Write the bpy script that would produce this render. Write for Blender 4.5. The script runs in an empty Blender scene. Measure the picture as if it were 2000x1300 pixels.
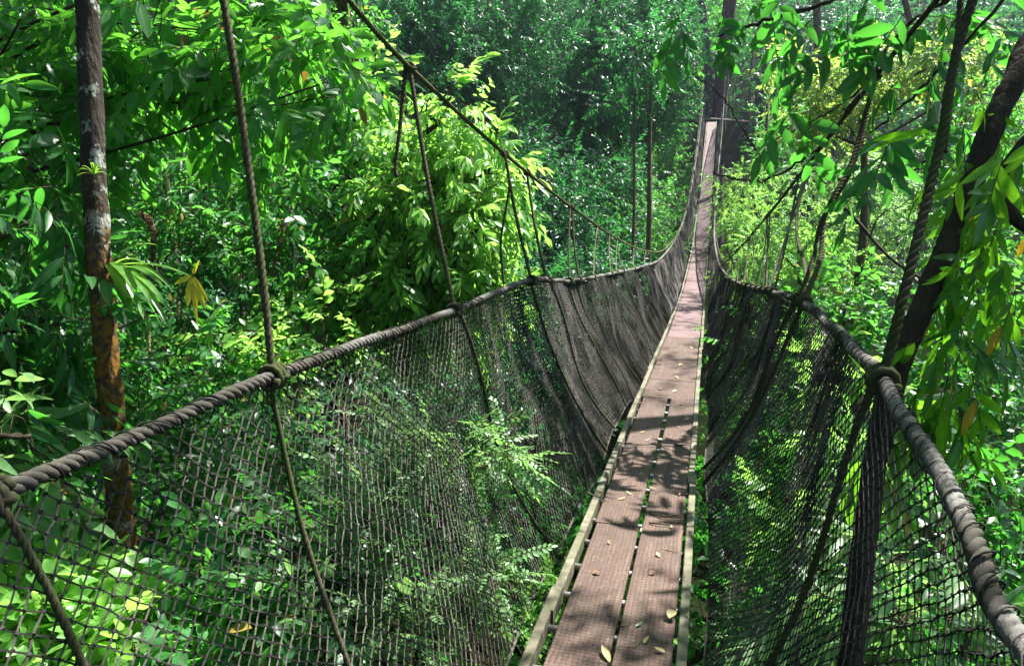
import bpy, math, random
import numpy as np
R = math.radians
random.seed(7)
rng = np.random.default_rng(7)
scene = bpy.context.scene
col = scene.collection

# ------------------------------------------------------------------ camera, sky, sun, exposure
CAM_X, YAW, PITCH, F = 0.29, 14.84, 15.0, 1450.0
cam_d = bpy.data.cameras.new('Camera')
cam_d.sensor_width = 36.0
cam_d.lens = 36.0 * F / 2000.0
cam_d.clip_start, cam_d.clip_end = 0.05, 2000
cam = bpy.data.objects.new('Camera', cam_d)
col.objects.link(cam)
cam.location = (CAM_X, 0, 0)
cam.rotation_euler = (R(90 - PITCH), 0, R(YAW))
scene.camera = cam

SUN_AZ, SUN_EL = 32.0, 56.0        # azimuth clockwise from +Y
w = bpy.data.worlds.new('World'); scene.world = w; w.use_nodes = True
nt = w.node_tree; nt.nodes.clear()
sky = nt.nodes.new('ShaderNodeTexSky'); sky.sky_type = 'NISHITA'; sky.sun_disc = False
sky.sun_elevation = R(SUN_EL); sky.sun_rotation = R(SUN_AZ)
bg = nt.nodes.new('ShaderNodeBackground'); bg.inputs['Strength'].default_value = 0.05
wo = nt.nodes.new('ShaderNodeOutputWorld')
nt.links.new(sky.outputs[0], bg.inputs[0]); nt.links.new(bg.outputs[0], wo.inputs[0])
sun_d = bpy.data.lights.new('Sun', 'SUN'); sun_d.energy = 5.0; sun_d.angle = R(0.5); sun_d.color = (1.0, 0.97, 0.91)
sun = bpy.data.objects.new('Sun', sun_d); col.objects.link(sun)
sun.rotation_euler = (R(90 - SUN_EL), 0, R(180 - SUN_AZ))
scene.view_settings.view_transform = 'Standard'
scene.view_settings.look = 'None'
scene.view_settings.exposure = 2.3
scene.view_settings.gamma = 1.0
cy = scene.cycles
cy.max_bounces = 6; cy.diffuse_bounces = 2; cy.glossy_bounces = 2; cy.transmission_bounces = 2
cy.transparent_max_bounces = 4; cy.volume_bounces = 0
cy.caustics_reflective = False; cy.caustics_refractive = False
cy.sample_clamp_indirect = 4.0

# ------------------------------------------------------------------ survey: pixel of the 2000 x 1300 photograph + depth -> metres
_a, _p = R(YAW), R(PITCH)
C_POS = np.array([CAM_X, 0, 0])
C_R = np.array([math.cos(_a), math.sin(_a), 0])
C_F = np.array([-math.sin(_a) * math.cos(_p), math.cos(_a) * math.cos(_p), -math.sin(_p)])
C_U = np.cross(C_R, C_F)
def ray(px, py): return C_R * (px - 1000) / F - C_U * (py - 650) / F + C_F
def W(px, py, d): return C_POS + ray(px, py) * d
def WU(px, py, u):
    r = ray(px, py); return C_POS + r * ((u - CAM_X) / r[0])
def WS(px, py, s):
    r = ray(px, py); return C_POS + r * (s / r[1])
def proj(p):
    v = np.asarray(p) - C_POS; d = v @ C_F
    return 1000 + F * (v @ C_R) / d, 650 - F * (v @ C_U) / d, d

# ------------------------------------------------------------------ terrain
def terrain(x, y):
    x = np.asarray(x, float); y = np.asarray(y, float)
    yy = [-60, 0, 6, 14, 26, 40, 50, 62, 80, 110, 150, 240]
    zz = [-4.6, -4.8, -5.4, -8.5, -12.5, -9.5, -6.0, -3.0, 6, 27, 52, 90]
    z = np.interp(0.93 * y - 0.16 * np.clip(x, -60, 60), yy, zz)
    z = z + 0.42 * np.maximum(0, -x - 10) - 0.06 * np.maximum(0, -x - 40)
    z = z - 0.30 * np.clip(x - 3, 0, 22) * np.clip((60 - y) / 20, 0, 1) * np.clip((y + 4) / 8, 0, 1)
    z = z + 0.3 * np.sin(x * .9 + 1) * np.sin(y * .7) + 0.8 * np.sin(x * .21) * np.cos(y * .17 + 2)
    return z

# ------------------------------------------------------------------ mesh helpers
class Geo:
    """collects polygons; build() links them as ONE mesh object"""
    def __init__(self): self.v = []; self.l = []; self.t = []; self.m = []; self.lat = []; self.n = 0
    def add(self, verts, loops, totals, mat=0, lat=None):
        verts = np.asarray(verts, np.float32).reshape(-1, 3)
        self.v.append(verts); self.l.append(np.asarray(loops, np.int64) + self.n)
        totals = np.asarray(totals, np.int64); self.t.append(totals)
        self.m.append(np.full(len(totals), mat, np.int32) if np.isscalar(mat) else np.asarray(mat, np.int32))
        self.lat.append(np.zeros(len(verts), np.float32) if lat is None else np.asarray(lat, np.float32))
        self.n += len(verts)
    def faces(self, verts, faces, mat=0):
        self.add(verts, [i for f in faces for i in f], [len(f) for f in faces], mat)
    def box(self, c, size, mat=0, rot=None):
        s = np.array(size) / 2
        v = np.array([[x, y, z] for z in (-1, 1) for y in (-1, 1) for x in (-1, 1)], float) * s
        if rot is not None: v = v @ np.asarray(rot).T
        self.faces(v + np.array(c), [(0, 2, 3, 1), (4, 5, 7, 6), (0, 1, 5, 4), (2, 6, 7, 3), (0, 4, 6, 2), (1, 3, 7, 5)], mat)
    def tube(self, pts, rad, n=8, mat=0, caps=True, rough=0.0):
        pts = np.asarray(pts, float); m = len(pts)
        rad = np.broadcast_to(np.asarray(rad, float), (m,))
        tan = np.gradient(pts, axis=0); tan /= np.linalg.norm(tan, axis=1)[:, None] + 1e-12
        ref = np.array([0, 0, 1.0]) if abs(tan[0, 2]) < .9 else np.array([1.0, 0, 0])
        e = np.cross(tan[0], ref); e /= np.linalg.norm(e)
        rings = np.empty((m, n, 3)); an = np.arange(n) * 2 * math.pi / n
        for i in range(m):
            e = e - tan[i] * (e @ tan[i]); e /= np.linalg.norm(e) + 1e-12
            b = np.cross(tan[i], e)
            rr = rad[i] * (1 + rough * rng.normal(size=n)) if rough else np.full(n, rad[i])
            rings[i] = pts[i] + (np.cos(an) * rr)[:, None] * e + (np.sin(an) * rr)[:, None] * b
        idx = np.arange(m * n).reshape(m, n); nx = np.roll(idx, -1, 1)
        q = np.stack([idx[:-1], nx[:-1], nx[1:], idx[1:]], -1).reshape(-1)
        tot = [4] * ((m - 1) * n); loops = list(q)
        if caps: loops += list(idx[0][::-1]) + list(idx[-1]); tot += [n, n]
        self.add(rings.reshape(-1, 3), loops, tot, mat)
    def sticks(self, A, B, r, n=3, mat=0):
        """many straight strands at once"""
        A = np.asarray(A, float); B = np.asarray(B, float); d = B - A
        L = np.linalg.norm(d, axis=1)[:, None] + 1e-9; d = d / L
        ref = np.where(np.abs(d[:, 2:3]) < .9, np.array([[0, 0, 1.0]]), np.array([[1.0, 0, 0]]))
        e = np.cross(d, ref); e /= np.linalg.norm(e, axis=1)[:, None] + 1e-9; b = np.cross(d, e)
        k = np.arange(n) * 2 * math.pi / n
        ring = np.cos(k)[None, :, None] * e[:, None] + np.sin(k)[None, :, None] * b[:, None]
        r = np.broadcast_to(np.asarray(r, float), (len(A),))[:, None, None]
        V = np.concatenate([A[:, None] + ring * r, B[:, None] + ring * r], 1)
        i = np.arange(n); j = (i + 1) % n
        f = np.stack([i, j, j + n, i + n], -1).reshape(-1)
        loops = (f[None] + (np.arange(len(A)) * 2 * n)[:, None]).reshape(-1)
        self.add(V.reshape(-1, 3), loops, np.full(len(A) * n, 4), mat)
    def scatter(self, proto, Rm, P, S):
        """many copies of a prototype (verts, loops, totals, mats, lat)"""
        V, l, t, m, lat = proto; M = len(P)
        if M == 0: return
        out = np.einsum('nj,mij->mni', V, Rm) * np.asarray(S)[:, None, None] + np.asarray(P)[:, None]
        loops = (l[None] + (np.arange(M) * len(V))[:, None]).reshape(-1)
        self.add(out.reshape(-1, 3), loops, np.tile(t, M), np.tile(m, M), np.tile(lat, M))
    def build(self, name, mats, parent=None, smooth=True):
        v = np.concatenate(self.v); l = np.concatenate(self.l); t = np.concatenate(self.t); m = np.concatenate(self.m)
        me = bpy.data.meshes.new(name)
        me.vertices.add(len(v)); me.vertices.foreach_set('co', v.reshape(-1).astype(np.float32))
        me.loops.add(len(l)); me.loops.foreach_set('vertex_index', l.astype(np.int32))
        me.polygons.add(len(t)); st = np.concatenate([[0], np.cumsum(t)[:-1]])
        me.polygons.foreach_set('loop_start', st.astype(np.int32))
        me.polygons.foreach_set('material_index', m.astype(np.int32))
        me.polygons.foreach_set('use_smooth', np.full(len(t), bool(smooth)))
        lat = np.concatenate(self.lat)
        if np.any(lat):
            at = me.attributes.new('lat', 'FLOAT', 'POINT'); at.data.foreach_set('value', lat)
        for x in (mats if isinstance(mats, (list, tuple)) else [mats]): me.materials.append(x)
        me.update(calc_edges=True)
        o = bpy.data.objects.new(name, me); col.objects.link(o)
        if parent is not None: link_child(o, parent)
        return o
def link_child(o, parent):
    o.parent = parent
    p = parent; loc = np.zeros(3)
    while p is not None: loc += np.array(p.location); p = p.parent
    if o.type == 'MESH' and np.any(loc):                      # geometry is given in world metres: keep it there
        n = len(o.data.vertices); c = np.empty(n * 3, np.float32); o.data.vertices.foreach_get('co', c)
        o.data.vertices.foreach_set('co', (c.reshape(-1, 3) - loc.astype(np.float32)).reshape(-1)); o.data.update()
def tag(o, label=None, cat=None, group=None, kind=None):
    for k, x in (('label', label), ('category', cat), ('group', group), ('kind', kind)):
        if x: o[k] = x
    return o
def empty(name, loc, label, cat, group=None):
    o = bpy.data.objects.new(name, None); col.objects.link(o); o.location = loc; o.empty_display_size = .2
    return tag(o, label, cat, group)
def spline(pts, n):
    """Catmull-Rom through pts, n samples per span"""
    P = np.asarray(pts, float); P = np.vstack([2 * P[0] - P[1], P, 2 * P[-1] - P[-2]]); out = []
    for i in range(1, len(P) - 2):
        t = np.linspace(0, 1, n, endpoint=False)[:, None]
        a, b, c, d = P[i - 1:i + 3]
        out.append(.5 * (2 * b + (c - a) * t + (2 * a - 5 * b + 4 * c - d) * t ** 2 + (3 * b - a - 3 * c + d) * t ** 3))
    return np.vstack(out + [P[-2][None]])
def resample(pts, step):
    pts = np.asarray(pts); s = np.concatenate([[0], np.cumsum(np.linalg.norm(np.diff(pts, axis=0), axis=1))])
    n = max(2, int(s[-1] / step) + 1); q = np.linspace(0, s[-1], n)
    return np.stack([np.interp(q, s, pts[:, k]) for k in range(3)], 1)
def frames(pts):
    tan = np.gradient(pts, axis=0); tan /= np.linalg.norm(tan, axis=1)[:, None] + 1e-12
    ref = np.array([0, 0, 1.0]) if abs(tan[0, 2]) < .9 else np.array([1.0, 0, 0])
    e = np.cross(tan[0], ref); e /= np.linalg.norm(e); E = []
    for t in tan:
        e = e - t * (e @ t); e /= np.linalg.norm(e) + 1e-12; E.append(e)
    E = np.array(E); return tan, E, np.cross(tan, E)
def rope(g, pts, rad, pitch=None, mat=0, strands=3, sides=6, step=None):
    """laid rope: strands twisted about the path"""
    pitch = pitch or rad * 5.5; pts = resample(pts, step or pitch / 8)
    _, E, B = frames(pts); s = np.concatenate([[0], np.cumsum(np.linalg.norm(np.diff(pts, axis=0), axis=1))])
    for k in range(strands):
        an = 2 * math.pi * (s / pitch + k / strands)
        rr = rad * .53 * (1 + .09 * np.sin(s * 23 + k * 2) * np.sin(s * 7.3 + k) + .05 * rng.normal(size=len(s)))
        g.tube(pts + (np.cos(an)[:, None] * E + np.sin(an)[:, None] * B) * rad * .52, rr, sides, mat)
def coil(g, pts, rad, wire, pitch, mat=0, sides=5):
    pts = resample(pts, pitch / 10); _, E, B = frames(pts)
    s = np.concatenate([[0], np.cumsum(np.linalg.norm(np.diff(pts, axis=0), axis=1))]); an = 2 * math.pi * s / pitch
    g.tube(pts + (np.cos(an)[:, None] * E + np.sin(an)[:, None] * B) * rad, wire, sides, mat)

# ------------------------------------------------------------------ materials
def new_mat(name):
    m = bpy.data.materials.new(name); m.use_nodes = True; t = m.node_tree; t.nodes.clear(); return m, t
def N(t, kind, **kw):
    n = t.nodes.new(kind)
    for k, x in kw.items():
        if k in n.inputs: n.inputs[k].default_value = x
        else: setattr(n, k, x)
    return n
def ramp(t, src, stops):
    r = N(t, 'ShaderNodeValToRGB'); cr = r.color_ramp
    while len(cr.elements) < len(stops): cr.elements.new(.5)
    for e, (p, c) in zip(cr.elements, stops): e.position = p; e.color = (*c, 1)
    t.links.new(src, r.inputs[0]); return r.outputs[0]
def mixc(t, fac, a, b, mode='MIX'):
    n = N(t, 'ShaderNodeMix', data_type='RGBA', blend_type=mode)
    for i, x in ((0, fac), (6, a), (7, b)):
        if hasattr(x, 'links'): t.links.new(x, n.inputs[i])
        else: n.inputs[i].default_value = x if i == 0 else (*x, 1)
    return n.outputs[2]
def noise(t, scale, detail=4, coord=None, rough=.55):
    n = N(t, 'ShaderNodeTexNoise', Scale=scale, Detail=detail, Roughness=rough)
    if coord is None: coord = N(t, 'ShaderNodeNewGeometry').outputs['Position']
    t.links.new(coord, n.inputs['Vector']); return n.outputs['Fac']
def math_n(t, op, a, b=0.0):
    n = N(t, 'ShaderNodeMath', operation=op)
    for i, x in ((0, a), (1, b)):
        if hasattr(x, 'links'): t.links.new(x, n.inputs[i])
        else: n.inputs[i].default_value = x
    return n.outputs[0]
def surf(t, color, rough=.8, bump=None, bstr=.4, bdist=.01, spec=.4, metal=0):
    p = N(t, 'ShaderNodeBsdfPrincipled'); o = N(t, 'ShaderNodeOutputMaterial')
    if hasattr(color, 'links'): t.links.new(color, p.inputs['Base Color'])
    else: p.inputs['Base Color'].default_value = (*color, 1)
    if hasattr(rough, 'links'): t.links.new(rough, p.inputs['Roughness'])
    else: p.inputs['Roughness'].default_value = rough
    p.inputs['Specular IOR Level'].default_value = spec; p.inputs['Metallic'].default_value = metal
    if bump is not None:
        b = N(t, 'ShaderNodeBump', Strength=bstr, Distance=bdist); t.links.new(bump, b.inputs['Height']); t.links.new(b.outputs[0], p.inputs['Normal'])
    t.links.new(p.outputs[0], o.inputs[0]); return p
def leaf_mat(name, dark, light, trans, tfac=.45, rough=.38, accent=None, afrac=.04, veins=False, spec=.5):
    m, t = new_mat(name)
    g = N(t, 'ShaderNodeNewGeometry'); rnd = g.outputs['Random Per Island']
    stops = [(0, dark), (.55, tuple((a + b) / 2 for a, b in zip(dark, light))), (.9, light)]
    c = ramp(t, rnd, stops)
    big = noise(t, .55, 2)
    c = mixc(t, math_n(t, 'MULTIPLY', big, .5), c, tuple(x * .55 for x in dark))
    tc = mixc(t, .35, trans, c)
    blot = ramp(t, noise(t, 24, 4), [(.42, (0, 0, 0)), (.7, (.55, .55, .55))]); c = mixc(t, blot, c, tuple(min(1, x * 1.5 + .015) for x in light))
    if accent is not None:
        f = math_n(t, 'GREATER_THAN', rnd, 1 - afrac); c = mixc(t, f, c, accent); tc = mixc(t, f, tc, accent)
    if veins:
        a = N(t, 'ShaderNodeAttribute', attribute_name='lat').outputs['Fac']
        ab = math_n(t, 'ABSOLUTE', a); f = math_n(t, 'LESS_THAN', ab, .09)
        c = mixc(t, math_n(t, 'MULTIPLY', f, .5), c, (.2, .3, .1))
        nz = noise(t, 14, 3); c = mixc(t, math_n(t, 'MULTIPLY', nz, .35), c, tuple(x * .6 for x in dark))
    p = N(t, 'ShaderNodeBsdfPrincipled', Roughness=rough); p.inputs['Specular IOR Level'].default_value = spec
    t.links.new(c, p.inputs['Base Color'])
    tr = N(t, 'ShaderNodeBsdfTranslucent'); t.links.new(tc, tr.inputs[0])
    mx = N(t, 'ShaderNodeMixShader', Fac=tfac); t.links.new(p.outputs[0], mx.inputs[1]); t.links.new(tr.outputs[0], mx.inputs[2])
    o = N(t, 'ShaderNodeOutputMaterial'); t.links.new(mx.outputs[0], o.inputs[0]); return m

M = {}
M['leaf_glossy'] = leaf_mat('glossy green leaf', (.008, .065, .014), (.035, .17, .028), (.22, .72, .05), .56, .32, veins=True, spec=.6, accent=(.30, .17, .03), afrac=.012)
M['leaf_bright'] = leaf_mat('sun-bright yellow-green leaf', (.05, .17, .03), (.15, .34, .06), (.46, .90, .13), .58, .4)  # leaf colour raised in place of strong sunlight
M['leaf_mid'] = leaf_mat('mid green leaf', (.010, .075, .018), (.04, .17, .035), (.18, .62, .06), .5, .36, accent=(.32, .24, .04), afrac=.015)
M['leaf_dark'] = leaf_mat('shaded blue-green leaf', (.005, .040, .018), (.018, .10, .036), (.08, .40, .07), .4, .38, spec=.4)  # shade and sky blue put into the leaf colour
M['leaf_shade'] = leaf_mat('shaded green leaf', (.006, .048, .014), (.022, .11, .025), (.11, .5, .04), .48, .36, veins=True)  # darker copy of the mid green, shade put into its colour
M['leaf_pale'] = leaf_mat('pale matt leaf', (.045, .14, .045), (.15, .28, .10), (.34, .66, .14), .45, .45)
M['leaf_hang'] = leaf_mat('thin hanging leaf', (.008, .065, .008), (.03, .13, .014), (.28, .74, .02), .5, .36, accent=(.5, .33, .02), afrac=.04, veins=True)
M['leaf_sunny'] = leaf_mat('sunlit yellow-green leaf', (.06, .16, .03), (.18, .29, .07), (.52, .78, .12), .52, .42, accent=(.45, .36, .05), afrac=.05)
M['leaf_strap'] = leaf_mat('strap leaf', (.04, .14, .02), (.12, .26, .05), (.42, .76, .07), .5, .32, veins=True)
M['leaf_yellow'] = leaf_mat('yellowing leaf', (.42, .38, .02), (.55, .50, .03), (.78, .70, .03), .5, .4)
M['leaf_brown'] = leaf_mat('dead brown leaf', (.10, .05, .025), (.22, .12, .05), (.2, .1, .03), .2, .7)
M['leaf_litter'] = leaf_mat('dry pale leaf', (.25, .20, .08), (.40, .36, .14), (.4, .35, .1), .2, .6)

m, t = new_mat('forest floor'); n = noise(t, 1.3, 6)
surf(t, ramp(t, n, [(.3, (.004, .006, .003)), (.55, (.009, .012, .005)), (.75, (.02, .016, .009))]), 1.0, noise(t, 9, 5), .8, .08, 0.0); M['soil'] = m
def bark(name, a, b, scale=9, lichen=None, lthr=.6, mossy_light=None):
    m, t = new_mat(name); c = N(t, 'ShaderNodeNewGeometry').outputs['Position']
    mp = N(t, 'ShaderNodeMapping'); mp.inputs['Scale'].default_value = (1, 1, .3); t.links.new(c, mp.inputs[0])
    n = noise(t, scale, 6, mp.outputs[0], .65); cc = ramp(t, n, [(.3, a), (.7, b)])
    if lichen:
        n2 = noise(t, 6.5, 8, c, .62); n3 = noise(t, 40, 4, c)
        f = ramp(t, math_n(t, 'ADD', n2, math_n(t, 'MULTIPLY', n3, .2)), [(lthr, (0, 0, 0)), (lthr + .035, (1, 1, 1))])
        cc = mixc(t, f, cc, lichen)
    if mossy_light:
        sx = N(t, 'ShaderNodeSeparateXYZ'); t.links.new(c, sx.inputs[0])
        n4 = noise(t, 26, 8, c, .7)
        low = math_n(t, 'MULTIPLY', math_n(t, 'ADD', sx.outputs[2], .35), -.16)     # mossy orange painted for golden light, stronger towards the foot
        f = ramp(t, math_n(t, 'ADD', n4, math_n(t, 'MINIMUM', low, .115)), [(.54, (0, 0, 0)), (.68, (1, 1, 1))])
        cc = mixc(t, f, cc, mossy_light)
    surf(t, cc, .9, noise(t, scale * 4, 5, mp.outputs[0]), .9, .03, .12); return m
M['bark_dark'] = bark('dark bark', (.018, .014, .010), (.06, .045, .032))
M['bark_brown'] = bark('brown bark', (.05, .034, .022), (.13, .09, .06))
M['bark_lichen'] = bark('bark with white lichen', (.016, .014, .011), (.055, .045, .036), 9, (.24, .25, .22), .66, (.17, .08, .012))
M['bark_tower'] = bark('purple brown bark', (.03, .02, .02), (.08, .055, .055), 5, (.3, .28, .32), .7)
M['twig'] = bark('twig', (.035, .03, .015), (.09, .075, .04))
def fibre(name, a, b, stain=None, scale=70):
    m, t = new_mat(name); n = noise(t, scale, 5); cc = ramp(t, n, [(.3, a), (.7, b)])
    if stain: cc = mixc(t, ramp(t, noise(t, 2.2, 4), [(.45, (0, 0, 0)), (.6, (1, 1, 1))]), cc, stain)
    surf(t, cc, .92, noise(t, scale * 4, 3), .5, .003, .06); return m
M['rope_grey'] = fibre('weathered grey rope', (.06, .056, .052), (.20, .19, .175), (.06, .055, .045))
M['rope_dark'] = fibre('dark mossy rope', (.03, .028, .018), (.085, .075, .05), (.04, .05, .018))
M['rope_olive'] = fibre('olive cable rope', (.05, .048, .025), (.13, .12, .07), (.06, .075, .025))
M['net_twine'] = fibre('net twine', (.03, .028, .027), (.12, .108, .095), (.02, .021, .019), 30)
M['net_far'] = fibre('sunlit net twine', (.10, .09, .088), (.30, .265, .24), (.055, .05, .05), 5)  # paler twine: sunlight on the far net put into its colour
# deck board: stained brown board under a 22 mm wire mesh
m, t = new_mat('meshed board'); oc = N(t, 'ShaderNodeTexCoord').outputs['Object']
sx = N(t, 'ShaderNodeSeparateXYZ'); 
wob = N(t, 'ShaderNodeVectorMath', operation='ADD'); wn = N(t, 'ShaderNodeTexNoise', Scale=4.0, Detail=2.0); t.links.new(oc, wn.inputs['Vector'])
wsc = N(t, 'ShaderNodeVectorMath', operation='SCALE', Scale=.012); t.links.new(wn.outputs['Color'], wsc.inputs[0])
t.links.new(oc, wob.inputs[0]); t.links.new(wsc.outputs[0], wob.inputs[1]); t.links.new(wob.outputs[0], sx.inputs[0])
def lines(axis, p, wd):
    f = math_n(t, 'FRACT', math_n(t, 'DIVIDE', sx.outputs[axis], p)); return math_n(t, 'LESS_THAN', math_n(t, 'ABSOLUTE', math_n(t, 'SUBTRACT', f, .5)), wd)
grid = math_n(t, 'MAXIMUM', lines(0, .021, .075), lines(1, .024, .075))
mp = N(t, 'ShaderNodeMapping'); mp.inputs['Scale'].default_value = (14, 1.2, 1); t.links.new(oc, mp.inputs[0])
gr = noise(t, 6, 6, mp.outputs[0]); bl = noise(t, 1.6, 5, oc); fine = noise(t, 55, 4, oc)
cc = ramp(t, gr, [(.25, (.042, .022, .015)), (.6, (.085, .046, .033)), (.85, (.15, .09, .068))])
cc = mixc(t, ramp(t, bl, [(.35, (0, 0, 0)), (.7, (.7, .7, .7))]), cc, (.085, .06, .05))
cc = mixc(t, ramp(t, fine, [(.5, (0, 0, 0)), (.8, (.4, .4, .4))]), cc, (.22, .19, .15))
dirt = noise(t, 3.1, 7, oc, .7); cc = mixc(t, ramp(t, dirt, [(.5, (0, 0, 0)), (.68, (.75, .75, .75))]), cc, (.045, .036, .026))
mp2 = N(t, 'ShaderNodeMapping'); mp2.inputs['Scale'].default_value = (9, .8, 1); t.links.new(oc, mp2.inputs[0]); wear = noise(t, 1.7, 6, mp2.outputs[0], .7)
cc = mixc(t, ramp(t, wear, [(.52, (0, 0, 0)), (.72, (.6, .6, .6))]), cc, (.185, .122, .092))
cc = mixc(t, math_n(t, 'MULTIPLY', grid, .75), cc, (.03, .02, .017))
surf(t, cc, ramp(t, bl, [(.3, (.65, .65, .65)), (.7, (.9, .9, .9))]), math_n(t, 'ADD', math_n(t, 'MULTIPLY', grid, .5), gr), .5, .003, .25); M['board'] = m
m, t = new_mat('bare board'); bl = noise(t, 2.3, 5); gr = noise(t, 40, 4)
cc = ramp(t, bl, [(.3, (.075, .042, .040)), (.7, (.145, .088, .086))]); cc = mixc(t, ramp(t, gr, [(.5, (0, 0, 0)), (.75, (.5, .5, .5))]), cc, (.05, .036, .03))
surf(t, cc, .7, gr, .3, .004, .3); M['board_far'] = m
m, t = new_mat('aged rail'); n = noise(t, 18, 6); n2 = noise(t, 4, 4)
cc = ramp(t, n, [(.3, (.045, .04, .025)), (.55, (.125, .112, .07)), (.8, (.22, .20, .13))]); cc = mixc(t, ramp(t, n2, [(.45, (0, 0, 0)), (.65, (.8, .8, .8))]), cc, (.06, .065, .028))
surf(t, cc, .75, n, .5, .004, .4); M['rail'] = m
m, t = new_mat('aluminium rung'); n = noise(t, 25, 4); surf(t, ramp(t, n, [(.3, (.25, .25, .24)), (.7, (.5, .5, .48))]), .45, n, .2, .002, .5, .6); M['rung'] = m
m, t = new_mat('platform timber'); n = noise(t, 6, 5); surf(t, ramp(t, n, [(.3, (.08, .065, .05)), (.7, (.2, .165, .13))]), .85, n, .4, .01); M['timber'] = m
# ================================================================== the bridge
DS = [-2.0, 0.0, 2.5, 3.5, 7.2, 10, 13.3, 19.3, 25, 31, 37, 42, 46, 49.4]
DZ = [-1.55, -1.76, -2.02, -2.13, -2.56, -2.92, -3.33, -3.93, -4.20, -4.08, -3.42, -2.25, -.78, .85]
_sp = spline([(s, z, 0) for s, z in zip(DS, DZ)], 24)
def deck_z(s): return np.interp(s, _sp[:, 0], _sp[:, 1])
def P3(s, u, dz=0): s = np.asarray(s, float); return np.stack([np.broadcast_to(u, s.shape), s, deck_z(s) + dz], -1)

L_rail = [(-1.12, -1.6, -.45), (-1.13, -.2, -.66)] + [WU(*q) for q in ((-60, 990, -1.15), (230, 865, -1.17), (525, 738, -1.15), (700, 672, -1.18), (885, 608, -1.15), (1035, 548, -1.12))] + \
    [WS(*q) for q in ((1120, 548, 8.2), (1210, 531, 11.5), (1253, 521, 14.5), (1290, 505, 18.5), (1320, 465, 23.5), (1340, 415, 29), (1353, 350, 36), (1363, 285, 42), (1373, 205, 49))]
R_rail = [(.86, -1.6, -.5), (.87, .2, -.78)] + [WU(*q) for q in ((1985, 1240, .88), (1905, 1050, .89), (1830, 925, .9), (1728, 748, .92), (1660, 672, .95), (1600, 614, .95), (1560, 585, .95))] + \
    [WS(*q) for q in ((1500, 568, 7.6), (1450, 556, 10.5), (1420, 538, 14.5), (1402, 508, 18.5), (1395, 458, 23.5), (1397, 400, 29), (1403, 330, 36), (1409, 270, 42), (1414, 205, 49))]
L_cab = [(-1.75, 0.2, 3.1)] + [WU(*q) for q in ((600, -95, -1.68), (680, 0, -1.65), (800, 132, -1.6), (985, 300, -1.5), (1117, 405, -1.35), (1205, 466, -1.2))] + \
    [WS(*q) for q in ((1262, 490, 16.5), (1300, 485, 20), (1330, 440, 25), (1345, 380, 31), (1357, 310, 38), (1366, 240, 44), (1376, 150, 49.2))]
R_cab = [(1.75, 1.5, 3.1)] + [WU(*q) for q in ((1905, -95, 1.62), (1830, 0, 1.6), (1710, 150, 1.55), (1575, 325, 1.4), (1500, 420, 1.2))] + \
    [WS(*q) for q in ((1450, 478, 16), (1412, 508, 20), (1398, 450, 25), (1399, 375, 31), (1405, 310, 38), (1411, 240, 44), (1417, 150, 49.2))]
L_rail, R_rail, L_cab, R_cab = (spline(np.array([tuple(q) for q in c]), 16) for c in (L_rail, R_rail, L_cab, R_cab))
def on(curve, s): return np.stack([np.interp(s, curve[:, 1], curve[:, k]) for k in range(3)], -1)
def at_px(curve, px, lo, hi):
    ss = np.linspace(lo, hi, 800); q = on(curve, ss); x = np.array([proj(p)[0] for p in q]); return ss[np.argmin(abs(x - px))]

bridge = empty('suspension_bridge', (0, 0, 0), 'rope and plank suspension footbridge with netted sides climbing to the far tower tree', 'footbridge')
# --- deck frame: lengths of side rail and the rungs between them
def strip(g, s0, s1, u0, u1, z0, z1, mat=0, ds=.25, warp=0.0, seed=0.0):
    s = np.linspace(s0, s1, max(3, int((s1 - s0) / ds) + 1)); n = len(s); V = []
    wz = warp * np.sin(s * 3.1 + seed); wu = warp * .6 * np.sin(s * 1.7 + seed * 2)
    b = .004
    prof = [(u0, z0), (u1, z0), (u1, z1 - b), (u1 - b, z1), (u0 + b, z1), (u0, z1 - b)]
    for u, z in prof:
        V.append(np.stack([u + wu, s, deck_z(s) + z + wz], 1))
    V = np.stack(V, 1); k = len(prof); idx = np.arange(n * k).reshape(n, k); nx = np.roll(idx, -1, 1)
    q = np.stack([idx[:-1], nx[:-1], nx[1:], idx[1:]], -1).reshape(-1)
    g.add(V.reshape(-1, 3), list(q) + list(idx[0][::-1]) + list(idx[-1]), [4] * ((n - 1) * k) + [k, k], mat)
cuts_l = [-1.5, 3.02, 8.9, 14.8, 20.7, 26.6, 32.5, 38.4, 44.3, 49.2]; cuts_r = [-1.5, 4.9, 10.8, 16.7, 22.6, 28.5, 34.4, 40.3, 49.2]
for side, cuts in ((-1, cuts_l), (1, cuts_r)):
    for i, (a, b) in enumerate(zip(cuts[:-1], cuts[1:])):
        g = Geo(); off = (i % 2) * .012
        e = .21 if i else 0
        uo = side * (.318 - off); ui = side * (.276 - off)
        strip(g, a - e, b, min(uo, ui), max(uo, ui), -.065, .014, 0, .3, .002, i + side)
        g.build('side_rail', M['rail'], bridge, smooth=False)
rs = np.arange(-.6, 10.6, .305)
for s in rs:
    g = Geo(); z = deck_z(s) - .042; g.tube([(-.285, s, z), (-.1, s + .001, z), (.1, s, z), (.285, s, z)], .0165, 10); g.build('rung', M['rung'], bridge)
def board(s0, s1, u0, u1, mat, seed):
    g = Geo(); strip(g, s0, s1, u0, u1, -.022, .002, 0, .12, .0022, seed); g.build('deck_board', mat, bridge, smooth=False)
board(-1.4, 1.05, -.232, .008, M['board'], 0); board(1.056, 3.86, -.226, .014, M['board'], 1); board(3.868, 7.16, -.236, .002, M['board'], 2)
board(-1.4, 2.3, .036, .262, M['board'], 3); board(2.306, 5.35, .032, .26, M['board'], 4); board(5.357, 7.16, .036, .262, M['board'], 5)
s = 7.17; k = 0
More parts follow.
